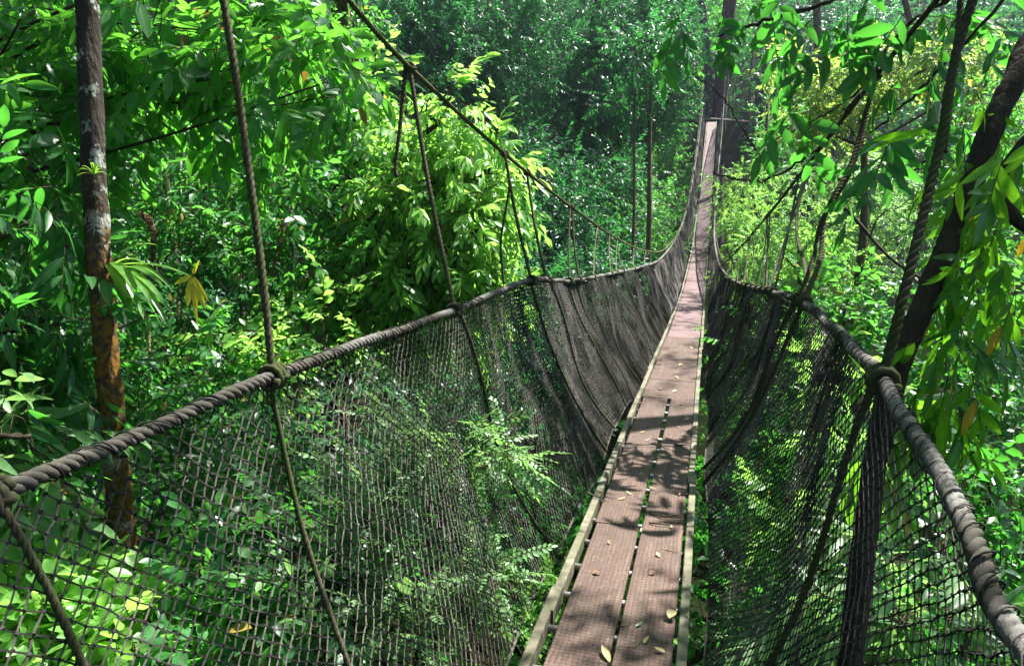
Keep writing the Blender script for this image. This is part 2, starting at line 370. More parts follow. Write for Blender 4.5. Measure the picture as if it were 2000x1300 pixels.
for ln in [.95, 1.25, 2.4, 2.4, 2.44, 2.4, 2.42, 2.4, 2.4, 2.44, 2.4, 2.4, 2.4, 2.42, 2.4, 2.4, 2.4, 2.4, 2.4, 2.4]:
    e = min(s + ln, 49.1)
    if e > s + .1:
        du = .006 * math.sin(k * 2.3); board(s, e - .008, -.255 + du, .258 + du, M['board'] if k < 3 else M['board_far'], 6 + k)
    s += ln; k += 1

# --- safety nets
def net_surface(side):
    rail = L_rail if side < 0 else R_rail
    gather = ([(525, 738, 1.2, 4)] if side < 0 else [(1728, 748, 1.2, 5), (1560, 585, 4, 9)])
    sk = [at_px(rail, q[0], q[2], q[3]) for q in gather]
    if side < 0: sk += [at_px(rail, 885, 3, 7)]
    def f(s, t):
        s = np.asarray(s, float); t = np.asarray(t, float)
        for c in sk:
            d = s - c; s = s - .55 * d * np.exp(-(d / .22) ** 2) * np.clip((t - .72) / .28, 0, 1) ** 1.5
        top = on(rail, s); top = top - np.array([0, 0, .028])
        far = np.clip((s - 4) / 8, 0, 1)
        bot = np.stack([side * ((.52 if side < 0 else .41) - (.12 if side < 0 else .02) * far + .02 * np.sin(s * 1.9)), s, deck_z(s) - (.38 if side < 0 else .30) + .12 * far + .05 * np.sin(s * 1.3 + side) + .03 * np.sin(s * 4.1)], -1)
        p = bot + (top - bot) * t[..., None]
        bow = np.sin(math.pi * t)
        amp = .03 + .02 * far
        fold = amp * ((.22 if side < 0 else .1) + .6 * np.clip((s - 8) / 10, 0, 1)) * (np.sin(2 * math.pi * s / .62 + 2.1 * np.sin(s * 1.3) + side) + .6 * np.sin(2 * math.pi * s / .27 + 1.5 * np.sin(s * 2.7))) * (.45 + .55 * t)
        sag = .05 * np.sin(s * 2.2 + side) * np.sin(t * 5.5) + .07 * bow * (1 - .5 * far)
        p[..., 0] += side * (sag + fold * np.clip(t * 4, 0, 1) * np.clip((1 - t) * 8, 0, 1))
        out = np.maximum(side * p[..., 0], .345 + .02 * np.sin(s * 13)); p[..., 0] = side * out
        p[..., 2] += -.035 * bow * (1 + np.sin(s * 1.7 + 2 * side)) + .012 * np.sin(s * 9 + 4 * t) * bow
        return p
    return f
NET = {-1: net_surface(-1), 1: net_surface(1)}
for side in (-1, 1):
    f = NET[side]; g = Geo()
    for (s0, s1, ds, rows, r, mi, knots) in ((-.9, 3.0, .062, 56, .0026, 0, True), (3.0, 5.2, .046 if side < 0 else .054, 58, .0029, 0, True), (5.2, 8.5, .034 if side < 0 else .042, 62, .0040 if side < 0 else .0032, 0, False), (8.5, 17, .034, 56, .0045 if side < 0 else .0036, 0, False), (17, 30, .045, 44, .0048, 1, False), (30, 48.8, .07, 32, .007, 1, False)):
        n = int(round((s1 - s0) / ds)); ds = (s1 - s0) / n
        i = np.arange(n + 1)[:, None]; j = np.arange(rows + 1)[None, :]
        sh = (.5 * (j % 2)) * ds if side < 0 else (.5 * (j % 2) - .0) * ds
        S = s0 + i * ds + sh; T = np.broadcast_to(j / rows, S.shape).copy()
        T[:, 1:-1] += rng.normal(0, .0016, T[:, 1:-1].shape); S = S + rng.normal(0, .0028, S.shape)
        if side > 0: S = S + (T - .5) * .35 * np.clip((7.5 - S) / 5, 0, 1)
        P = f(S, np.clip(T, 0, 1)); P += rng.normal(0, .001, P.shape)
        A = []; B = []
        for jj in range(rows):
            a = P[:, jj]; b = P[:, jj + 1]
            A.append(a); B.append(b)
            if jj % 2 == 0: A.append(a[1:]); B.append(b[:-1])
            else: A.append(a[:-1]); B.append(b[1:])
        A = np.concatenate(A); B = np.concatenate(B)
        keep = rng.random(len(A)) > .004
        g.sticks(A[keep], B[keep], r, 3, mi)
        if knots:
            K = P.reshape(-1, 3); d = rng.normal(size=K.shape); d /= np.linalg.norm(d, axis=1)[:, None]
            g.sticks(K - d * .005, K + d * .005, .0044, 4, mi)
    ss = np.arange(-.9, 48.8, .12); g.tube(f(ss, np.zeros(len(ss))), .007, 5, 0)
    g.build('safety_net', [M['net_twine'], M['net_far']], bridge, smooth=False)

def fuzz(g, pts, rad, n=2600):
    p = resample(pts, .01); i = rng.integers(0, len(p), n); d = rng.normal(size=(n, 3)); d /= np.linalg.norm(d, axis=1)[:, None]
    a = p[i] + d * rad * .9; g.sticks(a, a + d * rng.uniform(.003, .011, n)[:, None] + rng.normal(0, .005, (n, 3)), .0005, 3)
# --- hand ropes and suspension cables
for side, c in ((-1, L_rail), (1, R_rail)):
    g = Geo(); near = c[c[:, 1] < 9.0]; rest = c[c[:, 1] >= near[-1, 1] - .2]
    near = near + .006 * np.sin(near[:, 1:2] * 7)
    rope(g, near, .0215 if side < 0 else .0245, .10, 0, 3, 8, .0125); fuzz(g, near, .0215 if side < 0 else .0245); g.tube(rest, .026, 7, 0, rough=.06)
    o = g.build('hand_rope', M['rope_grey'], bridge)
    g = Geo(); ln = c[(c[:, 1] < 7)]; coil(g, ln, .0235 if side < 0 else .0275, .0026, .085); coil(g, ln[::-1], .0245 if side < 0 else .0285, .0022, .21)
    g.build('lacing', M['net_twine'], o)
for side, c in ((-1, L_cab), (1, R_cab)):
    g = Geo(); near = c[c[:, 1] < 13]; rest = c[c[:, 1] >= near[-1, 1] - .2]
    rope(g, near, .017 if side < 0 else .021, .10, 0, 3, 6, .016); g.tube(rest, .016, 6, 0)
    g.build('suspension_cable', M['rope_olive' if side < 0 else 'rope_dark'], bridge)

def knot(parent, at, axis, rad, wire, mat, turns=3):
    axis = np.asarray(axis, float); axis /= np.linalg.norm(axis); g = Geo()
    p = np.linspace(-1, 1, 40)[:, None] * axis * wire * turns * .95 + at
    coil(g, p, rad + wire * .8, wire, wire * 1.95, 0, 6)
    side = np.cross(axis, [0, 0, 1.0]); side /= np.linalg.norm(side) + 1e-9
    q = spline([at + side * rad, at + side * (rad + wire) + axis * wire * 2, at - side * rad + axis * wire * 2.2 + np.array([0, 0, wire * 2]), at - side * (rad + wire * .8) - axis * wire, at + side * rad * .5 - axis * wire * 2.4], 8)
    g.tube(q, wire, 6, 0); g.build('knot', mat, parent)
def suspender(side, top_px, bot_px, rad, via=None, s_top=None, down=True, mat='rope_dark', lo=2, hi=20, drift=-.15, top=None, twist=True):
    cab, rail = (L_cab, L_rail) if side < 0 else (R_cab, R_rail)
    if top is None:
        st = s_top if s_top is not None else at_px(cab, top_px, lo, hi); top = on(cab, st)
    sb = at_px(rail, bot_px, max(.6, lo - 1.5), hi); bot = on(rail, sb)
    top = np.asarray(top, float)
    pts = [top] + ([np.asarray(v) for v in via] if via else [top * .5 + bot * .5 + np.array([side * .015, 0, -.01])]) + [bot]
    pts = spline(pts, 10); g = Geo()
    if twist and sb < 9: rope(g, pts, rad, rad * 6, 0, 3, 6, rad * .8)
    else: g.tube(pts, rad * .9, 6, 0, rough=.1)
    if down:
        tt = np.linspace(.985, .0, 16); q = NET[side](sb + drift * (1 - tt), tt); q[:, 0] -= side * .014
        q = np.vstack([bot + np.array([-side * .03, 0, 0]), q])
        if twist and sb < 9: rope(g, q, rad * .72, rad * 5, 0, 3, 6, rad * .8)
        else: g.tube(q, rad * .7, 6, 0, rough=.1)
    o = g.build('suspender_rope', M[mat], bridge)
    if sb < 14:
        ax = on(rail, sb + .1) - on(rail, sb - .1); knot(o, bot, ax, .03, rad * .8, M[mat], 3)
    if top_px is not None or s_top is not None:
        st = s_top if s_top is not None else st
        ax = on(cab, st + .1) - on(cab, st - .1); knot(o, top, ax, .02, min(.016, rad * .7), M[mat], 2)
    return o
# left side
suspender(-1, None, 532, .0145, top=(-1.72, 2.7, 1.75), via=[W(436, 0, 2.62), W(487, 340, 2.62), W(515, 560, 2.6)], mat='rope_dark', lo=1.5, hi=4, drift=-.35)
suspender(-1, None, -25, .014, top=(-1.7, .9, 1.9), lo=1.2, hi=2.4, drift=.1)
suspender(-1, 800, 888, .015, lo=3, hi=8, drift=.15)
suspender(-1, 986, 1038, .014, lo=5, hi=10, drift=.2)
suspender(-1, 1029, 1067, .014, lo=5, hi=11, drift=.2)
for a, b in ((1117, 1131), (1114, 1113)): suspender(-1, a, b, .012, lo=6, hi=14, mat='rope_dark')
for a, b in ((1167, 1159), (1190, 1193), (1205, 1216), (1206, 1204), (1238, 1238), (1262, 1258)): suspender(-1, a, b, .011, lo=8, hi=18, mat='rope_olive', twist=False)
# right side
suspender(1, None, 1724, .02, top=(1.72, 3.9, 2.2), via=[W(1907, -20, 3.0), W(1835, 290, 2.85), W(1762, 590, 2.68)], mat='rope_dark', lo=2.2, hi=5, drift=-.25)
suspender(1, 1712, 1572, .02, via=[W(1693, 215, 6.15), W(1662, 320, 6.0), W(1612, 420, 5.8), W(1603, 500, 5.6)], lo=4, hi=9, drift=.1)
suspender(1, 1708, 1560, .017, via=[W(1668, 320, 6.0), W(1606, 430, 5.9), W(1590, 500, 5.7)], lo=4, hi=9, drift=.25)
suspender(1, 1577, 1500, .014, lo=6, hi=13, mat='rope_grey'); suspender(1, 1560, 1512, .013, lo=6, hi=13, down=False)
suspender(1, 1574, 1573, .016, via=[W(1577, 340, 9.1), W(1560, 400, 8.7), W(1556, 455, 8), W(1572, 520, 6.6)], lo=5, hi=12, down=False)
for a, b in ((1500, 1480), (1504, 1490), (1497, 1497), (1470, 1470), (1462, 1452), (1450, 1460), (1440, 1440), (1428, 1430)): suspender(1, a, b, .011, lo=8, hi=19, twist=False, down=a in (1500, 1462))
for side, cab, rail in ((-1, L_cab, L_rail), (1, R_cab, R_rail)):
    for s in np.arange(21, 48, 3.0):
        a, b = on(cab, s), on(rail, s); g = Geo(); g.tube(np.array([a, (a + b) / 2, b]), .009, 5, 0); g.build('suspender_rope', M['rope_olive'], bridge)
# loose rope ends hanging from the cables
def hanging(px, rad, mat, name='rope_end'):
    g = Geo(); q = spline([W(*v) for v in px], 10); rope(g, q, rad, rad * 7, 0, 3, 5, rad); g.build(name, M[mat], bridge)
hanging([(792, 125, 4.68), (787, 190, 4.66), (780, 260, 4.66), (772, 330, 4.66), (776, 345, 4.66)], .014, 'rope_dark')
hanging([(986, 300, 6.52), (995, 360, 6.5), (984, 430, 6.5), (978, 480, 6.5), (984, 555, 6.5)], .011, 'rope_dark')
hanging([(1880, -60, 3.05), (1872, 60, 3.0), (1858, 170, 2.96), (1848, 260, 2.94), (1843, 298, 2.94)], .014, 'rope_dark')
# ================================================================== far tower tree and its platform
TY = 50.6; tz = float(deck_z(49.2))
tower = empty('tower_tree', (0.25, TY, float(terrain(.25, TY))), 'massive twin-stemmed tree carrying the far end of the footbridge', 'tree')
g = Geo(); z0 = float(terrain(.25, TY))
def trunk_tube(g, pts, r0, r1, n=14, mat=0, flare=.5, rough=.05):
    p = spline(pts, 8); k = np.linspace(0, 1, len(p)); r = r0 + (r1 - r0) * k + r0 * flare * np.exp(-k * 14)
    g.tube(p, r, n, mat, rough=rough)
trunk_tube(g, [(.55, TY + .3, z0 - .3), (.45, TY + .3, tz - 2), (.42, TY + .3, tz + 2), (.6, TY + .4, tz + 8), (.7, TY + .5, tz + 16)], .52, .34)
trunk_tube(g, [(-.3, TY, z0 - .3), (-.3, TY, tz - 1.5), (-.28, TY, tz + 1.3), (-.7, TY + .1, tz + 5), (-1.8, TY + .1, tz + 11)], .30, .2)
g.build('trunk', M['bark_tower'], tower)
plat = empty('tree_platform', (0, 49.4, tz), 'weathered timber viewing platform with thin railings around the far tower tree', 'platform')
for x0, x1, nm in ((-2.4, 2.5, 'front_beam'),):
    g = Geo(); g.tube([(x0, 49.32, tz + .1), (0, 49.32, tz + .12), (x1, 49.3, tz - .06)], .075, 8); g.build('beam', M['timber'], plat)
g = Geo(); g.tube([(-2.3, 52.2, tz + .02), (2.4, 52.2, tz + .02)], .075, 8); g.build('beam', M['timber'], plat)
for xx in (-2.2, -1.4, 1.5, 2.3):
    g = Geo(); g.box((xx, 50.75, tz + .13), (.7, 3.0, .05)); g.build('deck_plank', M['timber'], plat, smooth=False)
for xx, yy in ((-2.35, 49.3), (-1.1, 49.3), (2.35, 49.3), (1.2, 49.3), (-2.35, 52.1), (2.35, 52.1)):
    g = Geo(); g.tube([(xx, yy, tz), (xx + .05, yy, tz + 1.5)], .028, 6); g.build('railing_post', M['timber'], plat)
for dz in (.55, .95, 1.35):
    for xa, xb in ((-2.35, -1.0), (1.1, 2.38)):
        g = Geo(); g.tube([(xa, 49.28, tz + dz), (xb, 49.28, tz + dz - .03)], .018, 6); g.build('railing_rope', M['rope_olive'], plat)
for xa, xb in ((1.5, .6), (2.3, .8), (-1.6, -.5)):
    g = Geo(); g.tube([(xa, 49.35, tz), (xb, 50.2, tz - 2.6)], .05, 6); g.build('brace', M['timber'], plat)

# ================================================================== leaves, sprays, crowns
def leaf(L, Wd, detail, fold=.25, curl=.18, seed=0):
    r = np.random.default_rng(seed)
    if detail == 'hi':
        st = np.array([.13, .3, .5, .7, .88]); prof = np.sin(math.pi * st ** .9) ** .8 * (1.06 - .25 * st)
        V = [(0, 0, 0)]; lat = [0]
        for t_, p_ in zip(st, prof):
            hw = Wd / 2 * p_; zz = -curl * L * t_ ** 2
            wav = .06 * hw * math.sin(t_ * 17 + seed)
            V += [(t_ * L, hw, zz + fold * hw + wav), (t_ * L, 0, zz), (t_ * L, -hw, zz + fold * hw - wav)]; lat += [1, 0.0001, -1]
        V.append((L, 0, -curl * L)); lat.append(0); F_ = [(0, 2, 1), (0, 3, 2)]
        for k in range(4):
            a = 1 + 3 * k; F_ += [(a, a + 1, a + 4, a + 3), (a + 1, a + 2, a + 5, a + 4)]
        F_ += [(13, 14, 16), (14, 15, 16)]
    elif detail == 'mid':
        V = [(0, 0, 0), (.42 * L, Wd / 2, -curl * L * .17 + fold * Wd / 2), (.45 * L, 0, -curl * L * .2), (.42 * L, -Wd / 2, -curl * L * .17 + fold * Wd / 2), (L, 0, -curl * L),
             (.78 * L, Wd * .33, -curl * L * .6 + fold * Wd / 3), (.78 * L, -Wd * .33, -curl * L * .6 + fold * Wd / 3)]
        F_ = [(0, 2, 1), (0, 3, 2), (1, 2, 4, 5), (2, 3, 6, 4)]; lat = [0, 1, 0.0001, -1, 0, 1, -1]
    else:
        V = [(0, 0, 0), (.45 * L, Wd / 2, fold * Wd / 2 - .2 * curl * L), (L, 0, -curl * L), (.45 * L, -Wd / 2, fold * Wd / 2 - .2 * curl * L)]
        F_ = [(0, 2, 1), (0, 3, 2)]; lat = [0, 1, 0, -1]
    return np.array(V, float), F_, np.array(lat, float)
def rot(yaw, pitch, roll):
    cyw, syw, cp, sp_, cr, sr = math.cos(yaw), math.sin(yaw), math.cos(pitch), math.sin(pitch), math.cos(roll), math.sin(roll)
    Rz = np.array([[cyw, -syw, 0], [syw, cyw, 0], [0, 0, 1]]); Ry = np.array([[cp, 0, sp_], [0, 1, 0], [-sp_, 0, cp]]); Rx = np.array([[1, 0, 0], [0, cr, -sr], [0, sr, cr]])
    return Rz @ Ry @ Rx
def make_spray(L, Wd, n, S, detail, ang=55, droop=20, sag=.15, stem=.004, whorl=False, seed=0, pinnate=False, curl=.18, fold=.25, jit=1.0):
    r = np.random.default_rng(seed); g = Geo()
    st_g = Geo(); pts = np.array([(S * k, 0, -sag * S * k * k) for k in np.linspace(0, 1, 5)])
    if stem: st_g.tube(pts, np.linspace(stem, stem * .5, 5), 3, 1, caps=False)
    V, lo, to, ma, la = [], [], [], [], []; base = 0
    if stem:
        V.append(st_g.v[0]); lo.append(st_g.l[0]); to.append(st_g.t[0]); ma.append(st_g.m[0]); la.append(st_g.lat[0]); base = len(st_g.v[0])
    for k in range(n):
        q = (k + .6) / n; q = .12 + .88 * q
        if whorl: q = .8 + .2 * r.random()
        p = np.array([S * q, 0, -sag * S * q * q]); sd = 1 if k % 2 else -1
        a = R(ang + r.normal(0, 9) * jit) * sd * (1 - .55 * q ** 3)
        if whorl: a = R(r.uniform(-150, 150))
        if k == n - 1: a = R(r.normal(0, 10))
        pit = R(droop + r.normal(0, 14) * jit); rl = R(r.normal(0, 22) * jit)
        sc = r.uniform(.72, 1.12) * (.78 + .22 * math.sin(math.pi * q))
        v, f, lt = leaf(L * sc, Wd * sc * r.uniform(.85, 1.1), detail, fold, curl * r.uniform(.3, 1.8), seed * 31 + k)
        v = v @ rot(a, pit, rl).T + p
        V.append(v); lo.append(np.array([i for x in f for i in x]) + base); to.append(np.array([len(x) for x in f])); ma.append(np.zeros(len(f), int)); la.append(lt); base += len(v)
    return tuple(np.concatenate(x) for x in (V, lo, to, ma, la))
SPEC = {}
def species(name, nvar=6, **kw): SPEC[name] = [make_spray(seed=i * 7 + len(SPEC) * 101, **kw) for i in range(nvar)]
species('big', L=.24, Wd=.088, n=9, S=.5, detail='hi', droop=22, ang=58)
species('long', L=.27, Wd=.066, n=8, S=.45, detail='hi', droop=35, ang=48, sag=.3)
species('hang', L=.30, Wd=.082, n=6, S=.4, detail='hi', droop=10, ang=28, sag=.1, curl=.08)
species('broad', L=.17, Wd=.115, n=7, S=.35, detail='hi', droop=12, ang=70, sag=.1)
species('mid', L=.135, Wd=.052, n=11, S=.48, detail='mid', droop=28, ang=56, sag=.25)
species('midhang', L=.155, Wd=.055, n=10, S=.45, detail='mid', droop=50, ang=50, sag=.45)
species('round', L=.105, Wd=.062, n=10, S=.42, detail='mid', droop=15, ang=62)
species('compound', L=.066, Wd=.036, n=17, S=.36, detail='mid', droop=10, ang=68, sag=.22, stem=.0022, jit=.5)
species('small', L=.115, Wd=.05, n=13, S=.5, detail='lo', droop=25, ang=55, sag=.2, stem=0)
species('fine', L=.085, Wd=.034, n=15, S=.45, detail='lo', droop=20, ang=55, sag=.2, stem=0)
species('mass', L=.30, Wd=.15, n=9, S=.9, detail='lo', droop=25, ang=60, stem=0)
species('cover', L=.12, Wd=.075, n=6, S=.14, detail='mid', droop=0, ang=75, whorl=True, stem=.002)

def orient(D, rollsd=.6):
    D = D / (np.linalg.norm(D, axis=1)[:, None] + 1e-9); up = np.array([0, 0, 1.0])
    z = up[None] - D * D[:, 2:3]; bad = np.linalg.norm(z, axis=1) < .15
    z[bad] = rng.normal(size=(bad.sum(), 3)); z -= D * np.sum(z * D, 1)[:, None]; z /= np.linalg.norm(z, axis=1)[:, None] + 1e-9
    y = np.cross(z, D); a = rng.normal(0, rollsd, len(D))[:, None]
    y2 = y * np.cos(a) + z * np.sin(a); z2 = np.cross(D, y2)
    return np.stack([D, y2, z2], -1)
def gate(P, f, seed):
    return np.sin(P[:, 0] * f + seed) * np.sin(P[:, 1] * f * 1.1 + seed * 2) + np.sin(P[:, 2] * f * 1.3 + seed * 3) * np.cos((P[:, 0] + P[:, 1]) * f * .7) + .5 * np.sin(P[:, 2] * f * 2.3 + P[:, 0] * f * 1.9)
def fill(g, spec, blobs, scale=1.0, drop=.25, thr=-.45, freq=None, tips=None):
    """sprays spread through ellipsoids (centre, radii, count)"""
    for bi, (c, rad, n) in enumerate(blobs):
        c = np.asarray(c, float); rad = np.broadcast_to(np.asarray(rad, float), (3,)); f = freq or 3.2 / float(np.mean(rad)) * 1.3
        d = rng.normal(size=(n * 3, 3)); d /= np.linalg.norm(d, axis=1)[:, None]
        q = d * (rng.random(n * 3) ** .45)[:, None] * (1 + .18 * np.sin(d[:, 0:1] * 5 + bi) + .18 * np.sin(d[:, 2:3] * 6 + 2 * bi)); P = c + q * rad
        P = P[gate(P, f, bi * 1.7 + c[0]) > thr][:n]; q = (P - c) / rad
        D = q * .9 + rng.normal(0, .55, P.shape); D[:, 2] -= drop; Rm = orient(D)
        v = rng.integers(0, len(SPEC[spec]), len(P)); S = rng.uniform(.75, 1.2, len(P)) * scale
        for k in range(len(SPEC[spec])):
            mk = v == k; g.scatter(SPEC[spec][k], Rm[mk], P[mk], S[mk])
        if tips is not None: tips.append((c, P))
def limb(g, a, b, r0, r1, bend=.15, n=6, mat=0):
    a = np.asarray(a, float); b = np.asarray(b, float); L = np.linalg.norm(b - a); mid = (a + b) / 2 + rng.normal(0, bend * .5, 3) * L + np.array([0, 0, bend * .4 * L])
    p = spline([a, mid, b], 7); g.tube(p, np.linspace(r0, r1, len(p)), n, mat, caps=True); return p
def make_tree(name, cat, label, trunk, r0, blobs, spec, lmat, bmat='bark_dark', scale=1.0, r1=None, group=None, drop=.25, thr=-.45, limb_r=.35, twigs=5, attach=.55, freq=None, extra=None, dens=1.0, limbs=True, tname='trunk', cname='crown'):
    """trunk: points upwards from the ground; blobs: (centre, radii, sprays)"""
    trunk = [np.asarray(q, float) for q in trunk]; blobs = [(c_, r_, max(2, int(n_ * dens))) for c_, r_, n_ in blobs]
    root = empty(name, tuple(trunk[0]), label, cat, group)
    g = Geo(); pt = spline(trunk, 8); k = np.linspace(0, 1, len(pt)); r1 = r1 or r0 * .45
    g.tube(pt, r0 + (r1 - r0) * k + r0 * .5 * np.exp(-k * 16), 12 if r0 > .06 else 7, 0, rough=.05)
    c = Geo(); tips = []; fill(c, spec, blobs, scale, drop, thr, freq, tips)
    for cc, P in (tips if limbs else []):
        i = int(np.clip(np.argmin(np.linalg.norm(pt - cc, axis=1)) - len(pt) * .12, len(pt) * .1, len(pt) - 1)); a = pt[i]
        rr = max(.008, min(r0 * limb_r, .12)); lp = limb(g, a, cc, rr, rr * .4)
        if len(P):
            for q in P[rng.integers(0, len(P), twigs)]: limb(g, lp[rng.integers(len(lp) // 2, len(lp))], q, rr * .32, max(.003, rr * .1), .1, 4)
    g.build(tname, M[bmat], root); 
    o = c.build(cname, [M[lmat], M['twig']], root, smooth=True)
    if extra: extra(root)
    return root
def gz(x, y, dz=-.15): return np.array([x, y, float(terrain(x, y)) + dz])
def below(p, dx=0, dy=0): return gz(p[0] + dx, p[1] + dy)
def blob(px, py, d, rx, n, ry=None, rz=None): return (W(px, py, d), (rx, ry or rx, rz or rx), n)
def under(px, py, d, *via):
    """a trunk that stands on the ground under the first point and passes through the others"""
    q = W(px, py, d); return [below(q, *via[0]) if via else below(q), q]
#PART4
# ================================================================== setting
xs = np.concatenate([np.arange(-140, -30, 4), np.arange(-30, 40, .8), np.arange(40, 141, 4)]); ys = np.concatenate([np.arange(-40, -6, 3), np.arange(-6, 60, .8), np.arange(60, 240, 4)])
X, Y = np.meshgrid(xs, ys, indexing='ij'); Z = terrain(X, Y) + .06 * rng.normal(size=X.shape)
g = Geo(); idx = np.arange(X.size).reshape(X.shape)
q = np.stack([idx[:-1, :-1], idx[1:, :-1], idx[1:, 1:], idx[:-1, 1:]], -1).reshape(-1)
g.add(np.stack([X, Y, Z], -1).reshape(-1, 3), q, np.full(len(q) // 4, 4)); tag(g.build('ground', M['soil']), kind='structure')

# low leafy cover on the valley floor
g = Geo(); n = 9000
P = np.stack([rng.uniform(-16, 12, n), rng.uniform(-1, 26, n) ** 1.0, np.zeros(n)], 1); P = P[gate(P, 1.1, 2) > -.7]
P[:, 2] = terrain(P[:, 0], P[:, 1]) + rng.uniform(-.02, .35, len(P))
D = rng.normal(0, .45, P.shape); D[:, 2] = 1
v = rng.integers(0, 6, len(P)); Rm = orient(D); S = rng.uniform(1.0, 2.6, len(P))
for k in range(6): g.scatter(SPEC['cover'][k], Rm[v == k], P[v == k], S[v == k])
tag(g.build('ground_cover', [M['leaf_shade'], M['twig']]), 'low broad-leaved plants carpeting the shady valley floor', 'ground cover', kind='stuff')

# the wood on the far slopes, one mass
g = Geo(); blobs = []; stems = Geo()
for i in range(520):
    y = rng.uniform(56, 165); x = rng.uniform(-.95 * y - 8, .48 * y + 10)
    if abs(x) < 5 and y < 62: continue
    z = float(terrain(x, y)); h = rng.uniform(7, 15); r = rng.uniform(2.4, 4.2)
    blobs.append(((x, y, z + h), (r, r, r * rng.uniform(.8, 1.5)), 130)); blobs.append(((x + rng.normal(0, 1.2), y + rng.normal(0, 1), z + h * .5), (r * .9, r * .9, r * .9), 70))
    if y < 95: stems.tube([(x, y, z - .3), (x + .1, y, z + h)], [.22, .1], 5, 1)
near = []
for i in range(150):
    y = rng.uniform(6, 54); x = rng.uniform(-9 - .5 * y, -5.5 - .32 * y) if i % 3 else rng.uniform(6 + .30 * y, 12 + .36 * y)
    z = float(terrain(x, y)); h = rng.uniform(3, 10) if i % 3 else rng.uniform(2, 5); r = rng.uniform(1.2, 2.2)
    near.append(((x, y, z + h), (r, r, r * rng.uniform(.8, 1.4)), 110)); stems.tube([(x, y, z - .3), (x + .1, y, z + h)], [.1, .05], 5, 1)
fill(g, 'small', near, 1.5, .15, -.5)
fill(g, 'mass', blobs, 1.0, .15, -.35)
g.v += stems.v; g.l += [l + g.n for l in stems.l]; g.t += stems.t; g.m += stems.m; g.lat += stems.lat
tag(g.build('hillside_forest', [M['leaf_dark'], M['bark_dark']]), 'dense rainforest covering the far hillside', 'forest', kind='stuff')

# ================================================================== trees one can tell apart
# pale lichen trunk in front on the left
tr = [below(W(262, 1215, 5.2)), W(268, 1290, 5.15), W(247, 1100, 5.0), W(234, 980, 4.95), W(214, 760, 4.85), W(197, 560, 4.78), W(184, 350, 4.72), W(176, 150, 4.68), W(168, -40, 4.65)]
tr[1] = (tr[0] + tr[2]) / 2; top = tr[-1]; tr += [top + np.array([.05, .1, 1.6]), top + np.array([-.2, .3, 3.4])]
lich = make_tree('lichen_tree', 'tree', 'mottled trunk with white lichen patches and an orange mossy tint painted for golden light rising behind the left hand rope', tr, .084, [(top + np.array([-.2, .3, 3.8]), (1.5, 1.5, 1.0), 90), (top + np.array([-1.2, 1.2, 3.2]), (1.2, 1.2, .7), 60)], 'big', 'leaf_glossy', 'bark_lichen', r1=.066, limb_r=.3)

# large-leaved branches filling the upper left
def near_left():
    base = gz(-6.2, 4.6)
    make_tree('large_leaved_tree', 'tree', 'sunlit tree with big glossy leaves filling the upper left behind the lichen trunk', [base, base + np.array([.2, .2, 3]), W(-120, 300, 6.4), W(-100, 40, 6.5), W(-60, -220, 6.6)], .11,
              [blob(-20, -60, 7.5, 1.0, 60), blob(130, -60, 7.8, 1.0, 60), blob(180, 110, 7.8, .8, 50), blob(400, 0, 7.5, .8, 50), blob(40, 40, 6.0, .75, 50), blob(60, 210, 5.8, .7, 42), blob(-10, 330, 5.6, .7, 40), blob(280, 60, 6.2, .7, 46), blob(330, 190, 6.5, .62, 36), blob(430, 60, 6.0, .6, 38), blob(480, 190, 6.3, .5, 26), blob(560, 110, 5.9, .5, 26), blob(640, 160, 5.8, .42, 16), blob(560, 20, 6.2, .55, 28), blob(250, 250, 6.8, .6, 26)],
              'big', 'leaf_glossy', drop=.25, thr=-.6, dens=.9, limb_r=.16)
    base = gz(-4.8, 3.6)
    make_tree('drooping_tree', 'tree', 'shaded tree with long dark drooping leaves at the left edge above the hand rope', [base, base + np.array([0, .1, 2]), W(-90, 600, 4.9), W(-70, 380, 5.0)], .06,
              [blob(60, 430, 4.9, .5, 22), blob(30, 560, 4.8, .5, 26), blob(110, 620, 4.9, .42, 20), blob(40, 720, 4.7, .45, 24), blob(120, 740, 5.2, .36, 12)], 'long', 'leaf_shade', drop=.6)
    base = gz(-4.2, 3.2)
    make_tree('palmate_shrub', 'shrub', 'shrub with long pale shining leaflets under the drooping tree at the left edge', [base, base + np.array([0, .1, 1.5]), W(-40, 900, 4.2), W(60, 850, 4.25)], .03,
              [blob(20, 850, 4.25, .34, 14), blob(70, 880, 4.3, .2, 8), blob(-20, 930, 4.2, .3, 9)], 'long', 'leaf_pale', drop=.35, thr=-2, twigs=3, tname='stem', cname='foliage')
near_left()

